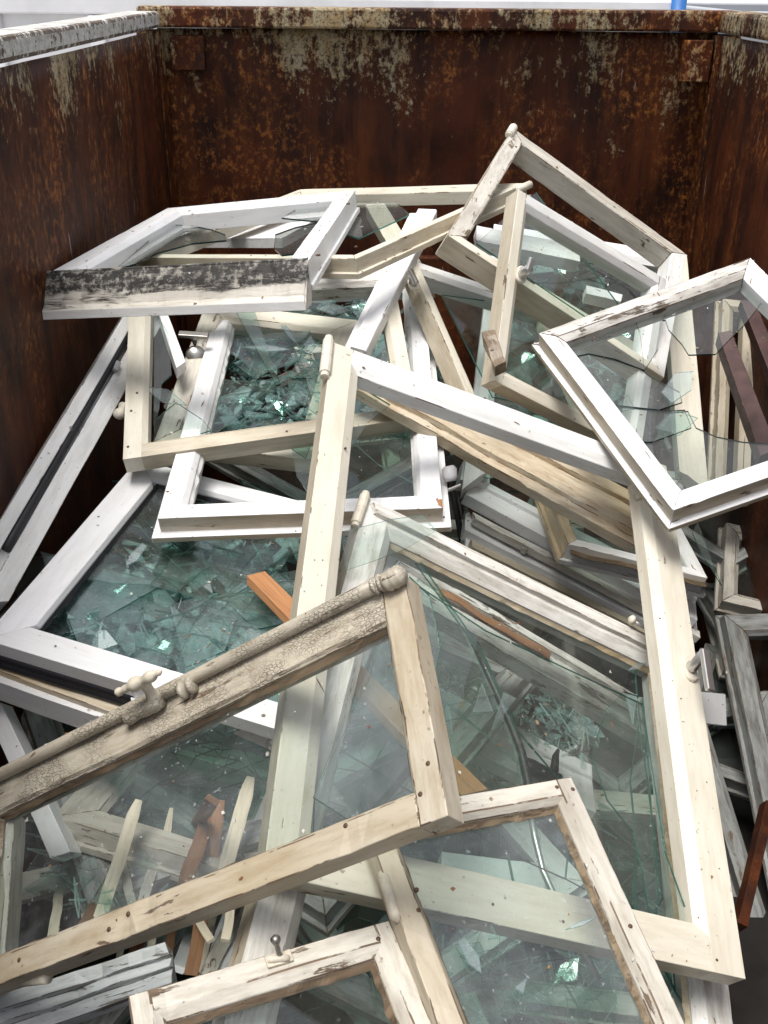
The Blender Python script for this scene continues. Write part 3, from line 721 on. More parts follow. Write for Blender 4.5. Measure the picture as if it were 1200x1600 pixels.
# M: sash with the T handle under I
sash('M', [(322, 473), (560, 500), (500, 720), (240, 690)], .062, CR, 'cream sash tucked beneath the bright white one with a flat grey T handle', prof=prof_plain, t=.045, side='dull_cream', seed=13, pane=None, mats={'L': PW})
pl, e = SASH['M']
part('handle_rose', tube([pl.hw(306, 556, -.001), pl.hw(306, 556, .006)], [.026, .022], 16), 'satin_metal', e)
part('handle', tube([pl.hw(306, 554, .0), pl.hw(304, 529, .035), pl.hw(303, 524, .05)], [.011, .010, .011], 12), 'satin_metal', e)
A_, B_ = pl.hw(279, 522, .05), pl.hw(326, 525, .05); d = (B_ - A_); part('handle_grip', boxw(A_.lerp(B_, .5), d.normalized(), pl.n.cross(d).normalized(), pl.n, d.length, .018, .010), 'dark_metal', e, False, .002)
# J
sash('J', [(640, 405), (860, 478), (960, 700), (745, 650)], .038, CR, 'narrow cream sash with an oval ring handle, sloping down under the big one', prof=prof_plain, joint='butt', t=.05, side='dull_cream', seed=14, mats={'T': W_}, pane=[[(690, 460), (840, 480), (920, 650), (770, 620)]], gmat='green_glass')
pl, e = SASH['J']
SASHDIR['J'] = pl.hw(640, 425) - pl.hw(650, 452)
lever('J', (645, 446), (641, 424), (650, 440), .045, .04, r=.008, wid=.012, esc=.024, escl=.03)
# W: sash behind right
sash('W', [(772, 350), (1073, 398), (1108, 770), (722, 765)], .058, CW, 'tall white and cream sash upright behind the broken pane at the right', prof=prof_std, t=.05, sides='TLR', bw=.018, bd=.01, lip=0, mats={'R': CR, 'L': W_}, seed=15, gmat='green_glass', cracks=6, ctr=(960, 440), crackp=.5, rws={'R': .070})
# O: weathered sill rail
board('sill_board', 'O', [(575, 560), (1010, 782), (998, 846), (557, 598)], .045, 'stained_cream', 'long weathered brown stained sill rail directly under the top rail of the biggest sash', 'window part', 'loose frame members', 31,
      steps=[(0, .004), (.22, .0), (.24, -.010), (.52, -.012), (.55, -.004), (.80, -.004), (.83, -.014), (1, -.018)], wear=.002, chip=.012)
# P, Q group
sash('P', [(850, 750), (1045, 790), (1106, 903), (888, 850)], .036, W_, 'small sash with a dirty brown outer edge, its corner showing below the weathered sill rail', prof=prof_std, t=.055, bw=.006, lip=.012, chip=.004, wear=.001, seed=16, gmat='green_glass', mats={'L': 'stained_cream'})
b_ = SASH['P']; pl = b_[0]
board('dirty_edge', None, None, .012, 'dirty_timber', None, None, pts=[pl.hw(890, 866, -.012), pl.hw(1104, 918, -.012), pl.hw(1104, 918, -.040), pl.hw(890, 866, -.040)], parent=b_[1], wear=.002, chip=.01)
plq, oq = board('frame_board', 'Q', [(748, 744), (1085, 922), (1088, 968), (727, 771)], .034, CW, 'white window rail edged with black seal, right of the hanging rubber seals', 'window part', 'loose frame members', 32, steps=[(0, -.010), (.14, -.010), (.16, 0), (1, 0)], wear=.0004, chip=.001)
part('rubber_seal', tube([plq.hw(724 + (1010 - 724) * k / 12, 779 + (931 - 779) * k / 12, -.030 + .002 * math.sin(k * 2.1)) for k in range(13)], .010, 8), 'black_rubber', oq)
part('rubber_seal', tube([plq.hw(724 + (1084 - 724) * k / 12, 784 + (975 - 784) * k / 12, -.042) for k in range(13)], .007, 8), 'black_rubber', oq)
def under(key, quad, drop, *a, **k):
    """top face of another board at a given depth below a sash's plane"""
    q = Plane(key, SQ[key]); return [q.hw(*p, -drop) for p in quad]
SQ = {'Q': [(748, 744), (1085, 922), (1088, 968), (727, 771)], 'T': [(215, 718), (655, 830), (520, 1166), (-27, 998)], 'A': [(520, 534), (1041, 728), (1165, 1530), (411, 1364)],
      'R': [(574, 777), (1068, 1022), (1180, 1850), (325, 1690)], 'W': [(772, 350), (1073, 398), (1108, 770), (722, 765)], 'I': [(350, 440), (660, 430), (692, 793), (246, 810)], 'U': [(225, 440), (420, 560), (150, 1150), (-80, 945)],
      'Z': [(640, 1050), (925, 1195), (935, 1268), (640, 1120)], 'D': [(565, 1271), (893, 1213), (1177, 1830), (785, 1870)], 'B': [(-40, 1238), (632, 897), (700, 1275), (-88, 1571)], 'X': [(215, 1130), (480, 1200), (420, 1380), (82, 1275)],
      'L': [(468, 296), (822, 286), (555, 404), (195, 402)], 'H': [(203, 440), (612, 418), (655, 652), (192, 718)], 'G': [(842, 520), (1172, 402), (1440, 663), (1052, 797)], 'M': [(322, 473), (560, 500), (500, 720), (240, 690)]}
pl2, o2 = board('frame_board', 'Q2', None, .045, CW, 'white frame member with a metal latch let into its face, below the black seal', 'window part', 'loose frame members', 33, pts=under('Q', [(733, 781), (1090, 968), (1088, 1006), (728, 822)], .052), steps=[(0, 0), (.45, 0), (.47, -.008), (1, -.010)], wear=.0004, chip=.001)
for i, (x, y, w_, h_) in enumerate(((786, 836, .030, .022), (797, 842, .020, .028), (812, 848, .034, .018), (820, 857, .016, .030))):
    P = pl2.hw(x, y, .006); part('latch_piece', boxw(P, (pl2.c[1] - pl2.c[0]).normalized().to_3d() and (pl2.M.to_3x3() @ Vector(((pl2.c[1] - pl2.c[0]).normalized().x, (pl2.c[1] - pl2.c[0]).normalized().y, 0))), (pl2.M.to_3x3() @ Vector((-(pl2.c[1] - pl2.c[0]).normalized().y, (pl2.c[1] - pl2.c[0]).normalized().x, 0))), pl2.n, w_, h_, .018), 'satin_metal' if i % 2 else 'white_steel', o2, False, .003)
part('latch_rod', tube([pl2.hw(778, 832, .012), pl2.hw(826, 858, .012)], .005, 10), 'satin_metal', o2)
board('wood_chip', None, None, .004, 'bare_break', None, None, pts=[pl2.hw(*q, .002) for q in ((731, 790), (752, 797), (750, 809), (738, 808))], parent=o2)
board('frame_board', 'Q3', None, .04, CW, 'plain white frame member lowest of the parallel white lengths above the peeling double rail', 'window part', 'loose frame members', 34, pts=under('Q', [(728, 818), (1030, 972), (1026, 1000), (726, 852)], .085), wear=.0004, chip=.001)
board('frame_board', 'Q5', None, .04, W_, 'short white block end sticking out left of the rubber sealed rail', 'window part', 'loose frame members', 35, pts=under('Q', [(727, 714), (768, 722), (765, 755), (719, 748)], -.02), wear=.0004, chip=.001)
for k_, (q_, dr, mt_, lb) in enumerate([([(760, 752), (1088, 925), (1090, 936), (762, 762)], -.012, CW, 'thin white strip lying on the black edged rail'),
      ([(740, 800), (1092, 985), (1094, 996), (742, 810)], .030, 'worn_white', 'thin worn strip just under the black seals'),
      ([(735, 842), (1035, 992), (1040, 1004), (738, 854)], .066, DC, 'thin cream strip along the lowest plain white member'),
      ([(724, 858), (1028, 1004), (1026, 1016), (722, 870)], .070, 'dirty_timber', 'thin brown strip right above the stepped old rail')]):
    board('frame_board', 'Q%d_' % k_, None, .022, mt_, lb, 'window part', 'loose frame members', 90 + k_, pts=under('Q', q_, dr), wear=.0008, chip=.003)
A_ = under('Q', [(716, 735), (722, 765), (728, 800), (734, 850)], .14); A2_ = under('Q', [(705, 735), (707, 765), (714, 800), (722, 845)], .14)
tag(link('rubber_strip', join(tube(A_, .011, 8), tube(A2_, .009, 8)), 'black_rubber'), 'pair of black rubber seals hanging beside the bright white sash corner', 'rubber seal')
bm = tube([at(701, 728, 2.12), at(702, 733, 2.12), at(703, 745, 2.12), at(704, 752, 2.12)], [.010, .016, .016, .012], 12); tag(link('hinge_cap', bm, 'clean_white', smooth=True), 'small white hinge cap at the top of the black rubber seals', 'hinge')
bm = join(tube([at(720, 1015 - 1015 + 758, 2.10), at(706, 764, 2.10), at(700, 766, 2.10)], .004, 8)); tag(link('bent_rod', bm, 'dark_metal'), 'short bent metal rod crossing the black rubber seals', 'rod')
# R: double-railed old sash right under A
sash('R', [(574, 777), (1068, 1022), (1180, 1850), (325, 1690)], .070, 'worn_white', 'pale old sash directly beneath the big cream one, scratched stepped upper rail',
     prof=prof_std, joint='butt', wear=.0010, chip=.005, t=.05, bw=.018, bd=.014, lip=.0, side='dull_cream', seed=18, putty='stained_cream', gmat='window_glass', cracks=4, ctr=(1000, 1440), ptilt=.012, emat='glass_edge', crackp=.6, rws={'T': .062, 'L': .068, 'R': .070}, mats={'L': 'worn_white', 'R': 'worn_white'})
board('moulding_strip', None, None, .012, 'worn_white', None, None, pts=[SASH['R'][0].hw(*q, .010) for q in ((581, 783), (1062, 1020), (1056, 1032), (588, 800))], parent=SASH['R'][1], wear=.001, chip=.008)
hinge('R', (572, 770), (554, 824), .010)
rod('R', (985, 968), (1040, 998), .015, .015, .004, 'rod', 'satin_metal', k=3); turned([(983, 966, .015), (993, 971, .015)], [.004, .010, .009, .004], 'rod_knob', 'pale_metal_paint', 'R')
hinge('A', (988, 762), (1002, 780), .011, h=-.01)
# plank, boards beneath
board('wooden_plank', 'Y', [(415, 893), (762, 1232), (722, 1242), (387, 900)], .018, 'orange_timber', 'bare orange brown plank passing beneath the stile of the big cream sash', 'plank', None, 41, wear=.0003, chip=.001)
board('frame_board', 'S', [(628, 868), (1046, 1115), (1040, 1165), (622, 918)], .045, 'flaking_white', 'peeling board with brown bare streak seen through the front glass below the stepped rail', 'window part', 'loose frame members', 42, steps=[(0, 0), (.22, 0), (.26, -.010), (.5, -.012), (.54, -.004), (1, -.004)], wear=.001, chip=.01)
pls, os_ = SASH['S']; board('bare_streak', None, None, .004, 'brown_timber', None, None, pts=[pls.hw(*q, .0028) for q in ((688, 918), (862, 1020), (858, 1030), (688, 928))], parent=os_, wear=.003, chip=.0)
board('frame_board', 'Z', [(640, 1050), (925, 1195), (935, 1268), (640, 1120)], .04, CW, 'broad white frame board deep under the glass, running to the dark latch at centre right', 'window part', 'loose frame members', 43, steps=[(0, 0), (.3, 0), (.33, -.006), (1, -.006)])
# T: left modern sash with seal
sash('T', [(215, 718), (655, 830), (520, 1166), (-27, 998)], .064, CW, 'wide clean white sash at the left with black seal and shattered greenish pane',
     prof=prof_plain, wear=.0002, t=.030, bw=.005, seed=19, gmat='green_glass', emat='glass_edge_pale', cracks=13, ctr=(330, 935), keep=.82, ptilt=.012, putty='black_rubber', rws={'L': .070, 'B': .062, 'T': .05})
pl, e = SASH['T']
part('rubber_seal', tube([pl.hw(-20 + 232 * k / 8, 1019 + 71 * k / 8, -.040) for k in range(9)], .012, 8), 'black_rubber', e); part('rubber_seal', tube([pl.hw(-20 + 212 * k / 8, 990 - 222 * k / 8, -.034) for k in range(9)], .007, 8), 'black_rubber', e)
part('rubber_seal', tube([pl.hw(-20 + 236 * k / 8, 1030 + 72 * k / 8, -.052) for k in range(9)], .009, 8), 'black_rubber', e)
board('frame_board', 'T2', None, .03, 'stained_cream', 'grimy channel of the outer frame right below the black seal of the wide white sash', 'window part', 'loose frame members', 44, pts=under('T', [(-30, 1022), (222, 1112), (216, 1128), (-30, 1038)], .060), wear=.0006, chip=.003)
board('frame_board', 'T3', None, .05, CW, 'white outer frame rail lowest below the wide white sash, left of the bolt handle', 'window part', 'loose frame members', 45, pts=under('T', [(-30, 1034), (232, 1128), (228, 1146), (-30, 1056)], .060 + .012), wear=.0004, chip=.001)
board('gasket_post', None, None, .05, CW, 'short white upright with dark slot at the lower right end of the shattered sash', 'window part', None, 46, pts=under('T', [(202, 1058), (216, 1062), (222, 1112), (206, 1108)], .032), wear=.0003, chip=.001)
# lock hardware near (400,1140)
pts_ = under('T', [(366, 1112), (436, 1140), (436, 1160), (368, 1130)], .06)
pb, ob = board('lock_case', None, None, .03, 'white_steel', 'white lock case with metal rods under the glass left of the big cream stile', 'lock', None, 47, pts=pts_, wear=.0002, chip=.0)
for k in range(3): part('lock_rod', tube([pb.M @ Vector((.008 + .002 * k, -.006 - .010 * k, .004)), pb.M @ Vector((.085, -.006 - .010 * k, .004))], .0045, 8), 'dark_metal' if k == 1 else 'satin_metal', ob)
part('lock_barrel', tube([pb.M @ Vector((.096, .004, .006)), pb.M @ Vector((.092, -.045, .006))], .009, 12), 'satin_metal', ob)
# U: long frame leaning at the left wall
sash('U', [(225, 440), (420, 560), (150, 1150), (-80, 945)], .088, W_, 'long white frame leaning along the left wall, black seal down its length', prof=lambda rw, **k: [(0, .012), (rw * .30, .012), (rw * .34, -.012), (rw * .52, -.012), (rw * .54, -.002), (rw, -.002), (rw, -.06), (0, -.06)], t=.06, sides='L', pane=None, seed=20, wear=.0004, chip=.001)
pl, e = SASH['U']; A_, B_ = (212, 500), (8, 858)
part('rubber_seal', tube([pl.hw(A_[0] + (B_[0] - A_[0]) * k / 16, A_[1] + (B_[1] - A_[1]) * k / 16, -.004 + .002 * math.sin(k)) for k in range(17)], .011, 8), 'black_rubber', e)
part('clip', boxw(pl.hw(182, 573, .004), pl.M.to_3x3() @ Vector((1, 0, 0)), pl.M.to_3x3() @ Vector((0, 1, 0)), pl.n, .012, .03, .012), 'grey_plastic', e, False, .002)
turned([(104, 674, .0), (112, 668, .014)], [.008, .009, .006, .003], 'stay_stub', 'dark_metal', 'U')
# white strip behind H
board('frame_board', 'V2', None, .03, CW, 'narrow white strip slanting in the dark gap right of the upright cream stile', 'window part', 'loose frame members', 48, pts=[at(240, 465, 2.55), at(254, 468, 2.55), at(290, 562, 2.40), at(276, 576, 2.38)], wear=.0005, chip=.001)
# M-centre short pieces
board('frame_board', 'M1', None, .045, CR, 'short cream member end poking up inside the long back sash', 'window part', 'loose frame members', 49, pts=[at(571, 320, 2.95), at(601, 318, 2.95), at(680, 440, 2.72), at(645, 452, 2.72)], wear=.0005, chip=.001)
board('frame_board', 'M3', None, .03, CW, 'white member crossing the back behind the detached stile, seen through the far glass', 'window part', 'loose frame members', 50, pts=[at(230, 372, 3.1), at(430, 330, 3.3), at(500, 345, 3.2), at(440, 372, 3.0)], wear=.0005, chip=.001)
board('frame_board', 'M4', None, .04, W_, 'pale rail crossing under the pane of the peaked sash', 'window part', 'loose frame members', 51, pts=[at(745, 352, 2.95), at(905, 384, 2.95), at(905, 408, 2.9), at(745, 376, 2.9)], wear=.0005, chip=.001)
board('frame_board', 'M5', None, .04, CR, 'cream rail end below the pane of the sash with the pointed handle', 'window part', 'loose frame members', 52, pts=[at(838, 442, 2.75), at(1000, 540, 2.62), at(985, 556, 2.58), at(828, 458, 2.72)], wear=.0005, chip=.001)
board('frame_board', 'M6', None, .03, CW, 'small white member lying slanted below the curved glass right of the pointed handle', 'window part', 'loose frame members', 53, pts=[at(915, 445, 2.7), at(973, 460, 2.72), at(970, 470, 2.68), at(916, 458, 2.66)], wear=.0005, chip=.001)
board('wood_splinter', None, None, .03, 'dirty_timber', 'broken grey brown stub of timber beside the lower end of the handle stile', 'splinter', None, 54, pts=[at(752, 520, 2.16), at(772, 514, 2.16), at(790, 560, 2.1), at(772, 572, 2.1)], wear=.006, chip=.02)
board('cardboard_tag', None, None, .003, 'grey_plastic', 'flat grey plastic plate wedged beside the lever handle of the big sash', 'plate', None, 55, pts=[SASH['A'][0].hw(*q, -.05) for q in ((1096, 1078), (1134, 1086), (1136, 1135), (1096, 1128))], wear=.0, chip=.0)
# X: sash in the dark at lower left, V board, curved rail
sash('X', [(215, 1130), (480, 1200), (420, 1380), (82, 1275)], .075, PW, 'white sash corner in the dark behind the front pane at the lower left', prof=prof_std, t=.045, bw=.012, seed=22, gmat='green_glass', pane='whole', cracks=2)
board('frame_board', 'V', [(-60, 1572), (262, 1470), (268, 1530), (-50, 1640)], .05, 'grey_weathered', 'weathered greyish white board with stepped moulding at the bottom left corner', 'window part', 'loose frame members', 56, steps=[(0, 0), (.35, 0), (.38, -.008), (.62, -.008), (.66, -.016), (1, -.018)], wear=.002, chip=.010)
board('frame_board', 'V3', None, .05, PW, 'dull rail seen through the front pane left of the wood splinters', 'window part', 'loose frame members', 57, pts=[at(15, 1368, 1.80), at(262, 1310, 1.88), at(262, 1350, 1.86), at(15, 1412, 1.78)], wear=.001, chip=.003)
board('frame_board', 'V4', None, .06, PW, 'greyish upright post at the far left seen through the front pane', 'window part', 'loose frame members', 58, pts=[at(-8, 1262, 1.62), at(24, 1262, 1.62), at(8, 1500, 1.5), at(-30, 1500, 1.5)], wear=.001, chip=.003)
board('frame_board', 'V5', None, .05, CW, 'white rail slanting down in the dark gap at the lower left edge', 'window part', 'loose frame members', 59, pts=[at(-25, 1105, 1.9), at(0, 1095, 1.9), at(110, 1330, 1.75), at(78, 1340, 1.75)], wear=.0004, chip=.001)
# sticks
ST = [((178, 1300), (214, 1440), 1.58, 1.70, .008, 'pale_worn', 'dull lath leaning the other way between the leftmost splinters'),
      ((258, 1350), (330, 1470), 1.66, 1.74, .007, 'pale_timber', 'light lath crossing low behind the brown ones'),
      ((372, 1330), (352, 1470), 1.60, 1.74, .008, 'pale_timber', 'pale lath close by the broad tallest splinter'),
      ((120, 1330), (136, 1460), 1.66, 1.76, .006, 'pale_timber', 'thin pale stick right of the cream dowel'),
      ((268, 1262), (232, 1500), 1.60, 1.86, .007, 'pale_timber', 'thin pale splinter between the tall pointed one and the grey strip'),
      ((366, 1296), (312, 1520), 1.66, 1.88, .007, 'pale_timber', 'thin pale lath behind the thick reddish splinter'),
      ((410, 1300), (352, 1535), 1.68, 1.86, .007, 'pale_worn', 'thin dull strip just left of the big cream stile'),
      ((288, 1330), (262, 1500), 1.70, 1.88, .008, 'brown_timber', 'thin brown lath in the middle of the splinters'),
      ((200, 1390), (182, 1530), 1.70, 1.85, .006, 'pale_timber', 'thin light splinter low behind the front lower rail'),
      ((352, 1440), (300, 1560), 1.64, 1.80, .006, 'clean_white', 'narrow white lath low among the worn grey strips'),
      ((217, 1250), (154, 1440), 1.50, 1.72, .011, 'pale_timber', 'pale pointed splinter standing tallest at the left behind the front pane'),
      ((94, 1387), (80, 1475), 1.52, 1.60, .008, 'pale_timber', 'short cream dowel, leftmost of the upright sticks'),
      ((160, 1392), (128, 1450), 1.56, 1.64, .009, 'brown_timber', 'short brown splinter just right of the cream dowel'),
      ((346, 1250), (298, 1524), 1.56, 1.80, .012, 'brown_timber', 'thick reddish brown splinter upright in the middle of the sticks'),
      ((392, 1214), (334, 1425), 1.56, 1.80, .013, 'pale_timber', 'broad pale splinter rising highest next to the big cream stile'),
      ((420, 1240), (326, 1520), 1.62, 1.86, .010, 'clean_white', 'slim white painted strip leaning beside the big cream stile'),
      ((326, 1275), (290, 1380), 1.60, 1.74, .013, 'brown_timber', 'dark brown flat splinter left of the thick reddish one'),
      ((302, 1450), (278, 1515), 1.70, 1.80, .012, 'clean_white', 'white painted strip end low between the splinters'),
      ((378, 1405), (322, 1530), 1.62, 1.78, .013, 'pale_worn', 'worn grey white strip low beside the hinge of the pale stile'),
      ((398, 1400), (345, 1530), 1.66, 1.80, .012, 'clean_white', 'second white strip tight against the pale stile'),
      ((248, 1322), (222, 1412), 1.62, 1.72, .009, 'pale_worn', 'thin grey strip leaning left of the brown splinter'),
      ((300, 1300), (332, 1250), 1.75, 1.72, .012, 'brown_timber', 'short brown splinter lying behind the brown ones'),
      ((236, 1400), (190, 1560), 1.70, 1.85, .012, 'brown_timber', 'brown lath dropping behind the weathered grey board')]
for i, (a, b, za, zb, r, m, lab) in enumerate(ST):
    rg = random.Random(70 + i); A_, B_ = at(*a, za + .30), at(*b, zb - .06); d = (B_ - A_).normalized(); vdir = (CAM - A_).normalized(); s_ = d.cross(vdir).normalized(); n_ = s_.cross(d); rings = []
    K_ = 14
    for k in range(K_ + 1):
        t = k / K_; wd = r * (.55 + .45 * min(1, t * 7.0 + .05)) * (1 + .05 * noise.noise(Vector((i, t * 9, 0)))); th = r * .45 * (.4 + .6 * min(1, t * 5))
        P = A_.lerp(B_, t) + s_ * noise.noise(Vector((i * 3, t * 3, 4))) * .003
        sk = rg.uniform(-.03, .03) * wd + (wd * 1.2 if k == 0 else 0) * 0
        rings.append([P + s_ * (wd + sk) + n_ * th, P + s_ * (-wd + sk) + n_ * th, P + s_ * (-wd * .95) - n_ * th, P + s_ * (wd * .9) - n_ * th])
    Ms = Matrix((d, s_, n_)).transposed().to_4x4(); Ms.translation = A_
    bm = swept(rings); bm.transform(Ms.inverted()); tag(link('wood_splinter', bm, m, Ms, bevel=.0008), lab, 'splinter', 'splinters and strips standing behind the front pane')
# dark latch and big curved glass edge
pz = Plane('Z', SQ['Z'])
bm = join(tube([pz.hw(*q, .03) for q in ((812, 1188), (830, 1200), (850, 1210), (868, 1222), (880, 1236))], [.012, .02, .018, .022, .012], 8), tube([pz.hw(866, 1205, .05), pz.hw(868, 1182, .06), pz.hw(872, 1172, .06)], [.010, .008, .004], 8))
tag(link('latch', bm, 'black_rubber', smooth=True), 'dark twisted latch with a small upright tongue on the broad white board', 'latch')
def shard(key_or_pts, poly, h, label, group=None, mat='window_glass', em='glass_edge', th=.004, cracks=0, seed=1, ctr=None):
    pl = key_or_pts if isinstance(key_or_pts, Plane) else Plane(key_or_pts, SQ[key_or_pts])
    rg = random.Random(seed); bm = bmesh.new(); pp = []
    for q in poly: v = pl.hit(*q, h); pp.append(Vector((v.x, v.y)))
    cc = None
    if ctr: v = pl.hit(*ctr, h); cc = Vector((v.x, v.y))
    for q in (fracture(pp, cracks, rg, cc, .7) if cracks else [pp]): slab(bm, q, h, th, gap=.0004 if cracks else 0, tilt=.01 if cracks else 0, rng=rg)
    bmesh.ops.recalc_face_normals(bm, faces=bm.faces[:])
    ctrp = sum(pp, Vector((0, 0))) / len(pp); M = pl.M @ Matrix.Translation((ctrp.x, ctrp.y, h)); bm.transform(Matrix.Translation((-ctrp.x, -ctrp.y, -h)))
    return tag(link('glass_shard', bm, [mat, em], M), label, 'glass shard', group)
curve = [(640, 1000), (655, 900), (690, 925), (708, 950), (735, 1005), (755, 1050), (775, 1095), (795, 1140), (808, 1175), (818, 1222), (760, 1235), (690, 1200), (640, 1130)]
shard('S', curve, .03, 'large curved sheet of greenish glass with a black rimmed right edge under the front sash', None, 'green_glass', 'glass_edge_pale', .006, 6, 3, (730, 1120)) if False else None
SQ['S'] = [(628, 868), (1046, 1115), (1040, 1165), (622, 918)]
shard('S', curve, .035, 'large curved sheet of cracked greenish glass with a bright edge, below the front sash corner', None, 'green_glass', 'glass_edge_pale', .006, 7, 3, (700, 1110))
ps_ = Plane('S', SQ['S'])
tag(link('rubber_strip', tube([ps_.hw(x + 7, y + 1, .030) for x, y in curve[4:10]] + [ps_.hw(835, 1262, .02)], .0085, 8), 'black_rubber', smooth=True), 'black rubber edging curving down beside the large curved glass sheet', 'rubber seal')
tag(link('metal_trim', tube([ps_.hw(x, y, .02) for x, y in ((826, 1258), (836, 1310), (848, 1360), (866, 1400), (890, 1450), (935, 1530))], .006, 8), 'satin_metal', smooth=True), 'thin bright metal trim rod running down under the grey sash pane', 'trim')
shard('R', [(535, 830), (575, 820), (610, 811), (659, 804), (683, 828), (660, 842), (636, 856), (590, 874), (542, 890)], .022, 'clear pointed glass shard resting across the upper left corner of the stepped rail sash', mat='window_glass', em='glass_edge_pale')
shard('A', [(583, 1050), (610, 960), (640, 900), (672, 930), (690, 1010), (650, 1180), (560, 1290), (490, 1245)], .012, 'big triangular glass sheet standing between the cream stile and the front sash', mat='window_glass')
shard('A', [(948, 1108), (975, 1080), (1005, 1090), (1015, 1200), (1022, 1320), (1030, 1400), (1018, 1445), (1002, 1350), (990, 1300), (950, 1250), (925, 1180)], -.03, 'tall sliver of cracked glass inside the right stile of the big sash', mat='green_glass')
shard('A', [(555, 598), (610, 632), (600, 640), (575, 660), (555, 690), (549, 700)], -.045, 'curved glass sliver left in the upper left corner under the big sash')
shard('H', [(560, 500), (600, 470), (640, 540), (610, 590), (575, 560)], -.03, 'pale jagged shard between the detached stile and the ring handle sash', mat='pale_shard')
shard('I', [(365, 480), (392, 470), (438, 600), (432, 602)], .012, 'long dark edged glass needle on the greenish crushed glass', mat='green_glass', em='glass_edge_dark')
shard('T', [(300, 975), (395, 895), (330, 1075), (285, 1068)], -.05, 'pale triangular shard under the shattered left pane, left one', mat='pale_shard')
shard('T', [(350, 1020), (440, 930), (430, 1010), (370, 1095)], -.06, 'pale triangular shard under the shattered left pane, right one', mat='pale_shard')
shard('W', [(1082, 832), (1090, 815), (1128, 915), (1100, 870)], -.02, 'teal edged glass splinter poking out right of the big stile', mat='green_glass')
board('frame_board', 'V6', None, .03, CW, 'white rail far down through the pane of the front grey sash', 'window part', 'loose frame members', 60, pts=under('D', [(690, 1330), (850, 1350), (850, 1400), (690, 1385)], .42), wear=.0005, chip=.001)
# right-hand stack, its shade partly put into the paint colour
def deep(pts, rw, mat, label, seed, group=GR, pane='whole', gm='green_glass', cracks=0, t=.05):
    return sash('d%d' % seed, None, rw, mat, label, pts=pts, seed=seed, pane=pane, gmat=gm, cracks=cracks, t=t, group=group)
def q3(q, z): return [at(*p, zz) for p, zz in zip(q, z)]
def flat_sash(cpx, zc, w_, h_, rz, rx, ry, rw, mat, label, seed, **k):
    M = Matrix.Translation(at(*cpx, zc)) @ Matrix.Rotation(R(rx), 4, 'X') @ Matrix.Rotation(R(ry), 4, 'Y') @ Matrix.Rotation(R(rz), 4, 'Z')
    return deep([M @ Vector(q) for q in ((-w_, h_, 0), (w_, h_, 0), (w_, -h_, 0), (-w_, -h_, 0))], rw, mat, label, seed, **k)
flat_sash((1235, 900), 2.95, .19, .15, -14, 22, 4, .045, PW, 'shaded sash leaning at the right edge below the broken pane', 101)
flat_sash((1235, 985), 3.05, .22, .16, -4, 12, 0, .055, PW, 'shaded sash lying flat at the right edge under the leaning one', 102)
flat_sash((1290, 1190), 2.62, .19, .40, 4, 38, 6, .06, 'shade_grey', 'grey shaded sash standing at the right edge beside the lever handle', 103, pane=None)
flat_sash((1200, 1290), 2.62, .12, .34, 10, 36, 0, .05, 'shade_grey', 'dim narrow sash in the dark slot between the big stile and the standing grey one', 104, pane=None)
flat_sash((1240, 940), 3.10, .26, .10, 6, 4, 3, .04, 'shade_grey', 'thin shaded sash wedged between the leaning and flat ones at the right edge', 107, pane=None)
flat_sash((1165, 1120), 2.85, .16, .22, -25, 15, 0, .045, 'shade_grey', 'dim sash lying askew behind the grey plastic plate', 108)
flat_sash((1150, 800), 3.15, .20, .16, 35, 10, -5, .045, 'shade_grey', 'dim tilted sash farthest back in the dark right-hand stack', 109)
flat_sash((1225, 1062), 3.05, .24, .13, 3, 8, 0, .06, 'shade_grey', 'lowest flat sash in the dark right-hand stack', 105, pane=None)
flat_sash((1150, 620), 2.95, .05, .30, -6, 50, 0, .035, DC, 'narrow dull sash standing right of the tall white and cream one', 106, pane=None)
# maroon bars by the right wall
board('steel_bar', None, None, .05, 'maroon_steel', 'thick maroon steel bar seen through the hole in the glass at right', 'bar', None, 61, pts=[at(1122, 520, 2.7), at(1142, 515, 2.7), at(1215, 700, 2.5), at(1188, 712, 2.5)], wear=.001, chip=.004)
board('steel_bar', None, None, .04, 'maroon_steel', 'thinner maroon bar further right behind the broken pane', 'bar', None, 62, pts=[at(1158, 470, 2.85), at(1178, 466, 2.85), at(1235, 600, 2.75), at(1212, 608, 2.75)], wear=.001, chip=.004)
board('wooden_plank', 'R1', None, .03, 'rusty_steel', 'rusty brown strip leaning in the bottom right corner', 'plank', None, 63, pts=[at(1198, 1250, 2.2), at(1212, 1256, 2.2), at(1166, 1452, 2.0), at(1154, 1440, 2.0)], wear=.001)
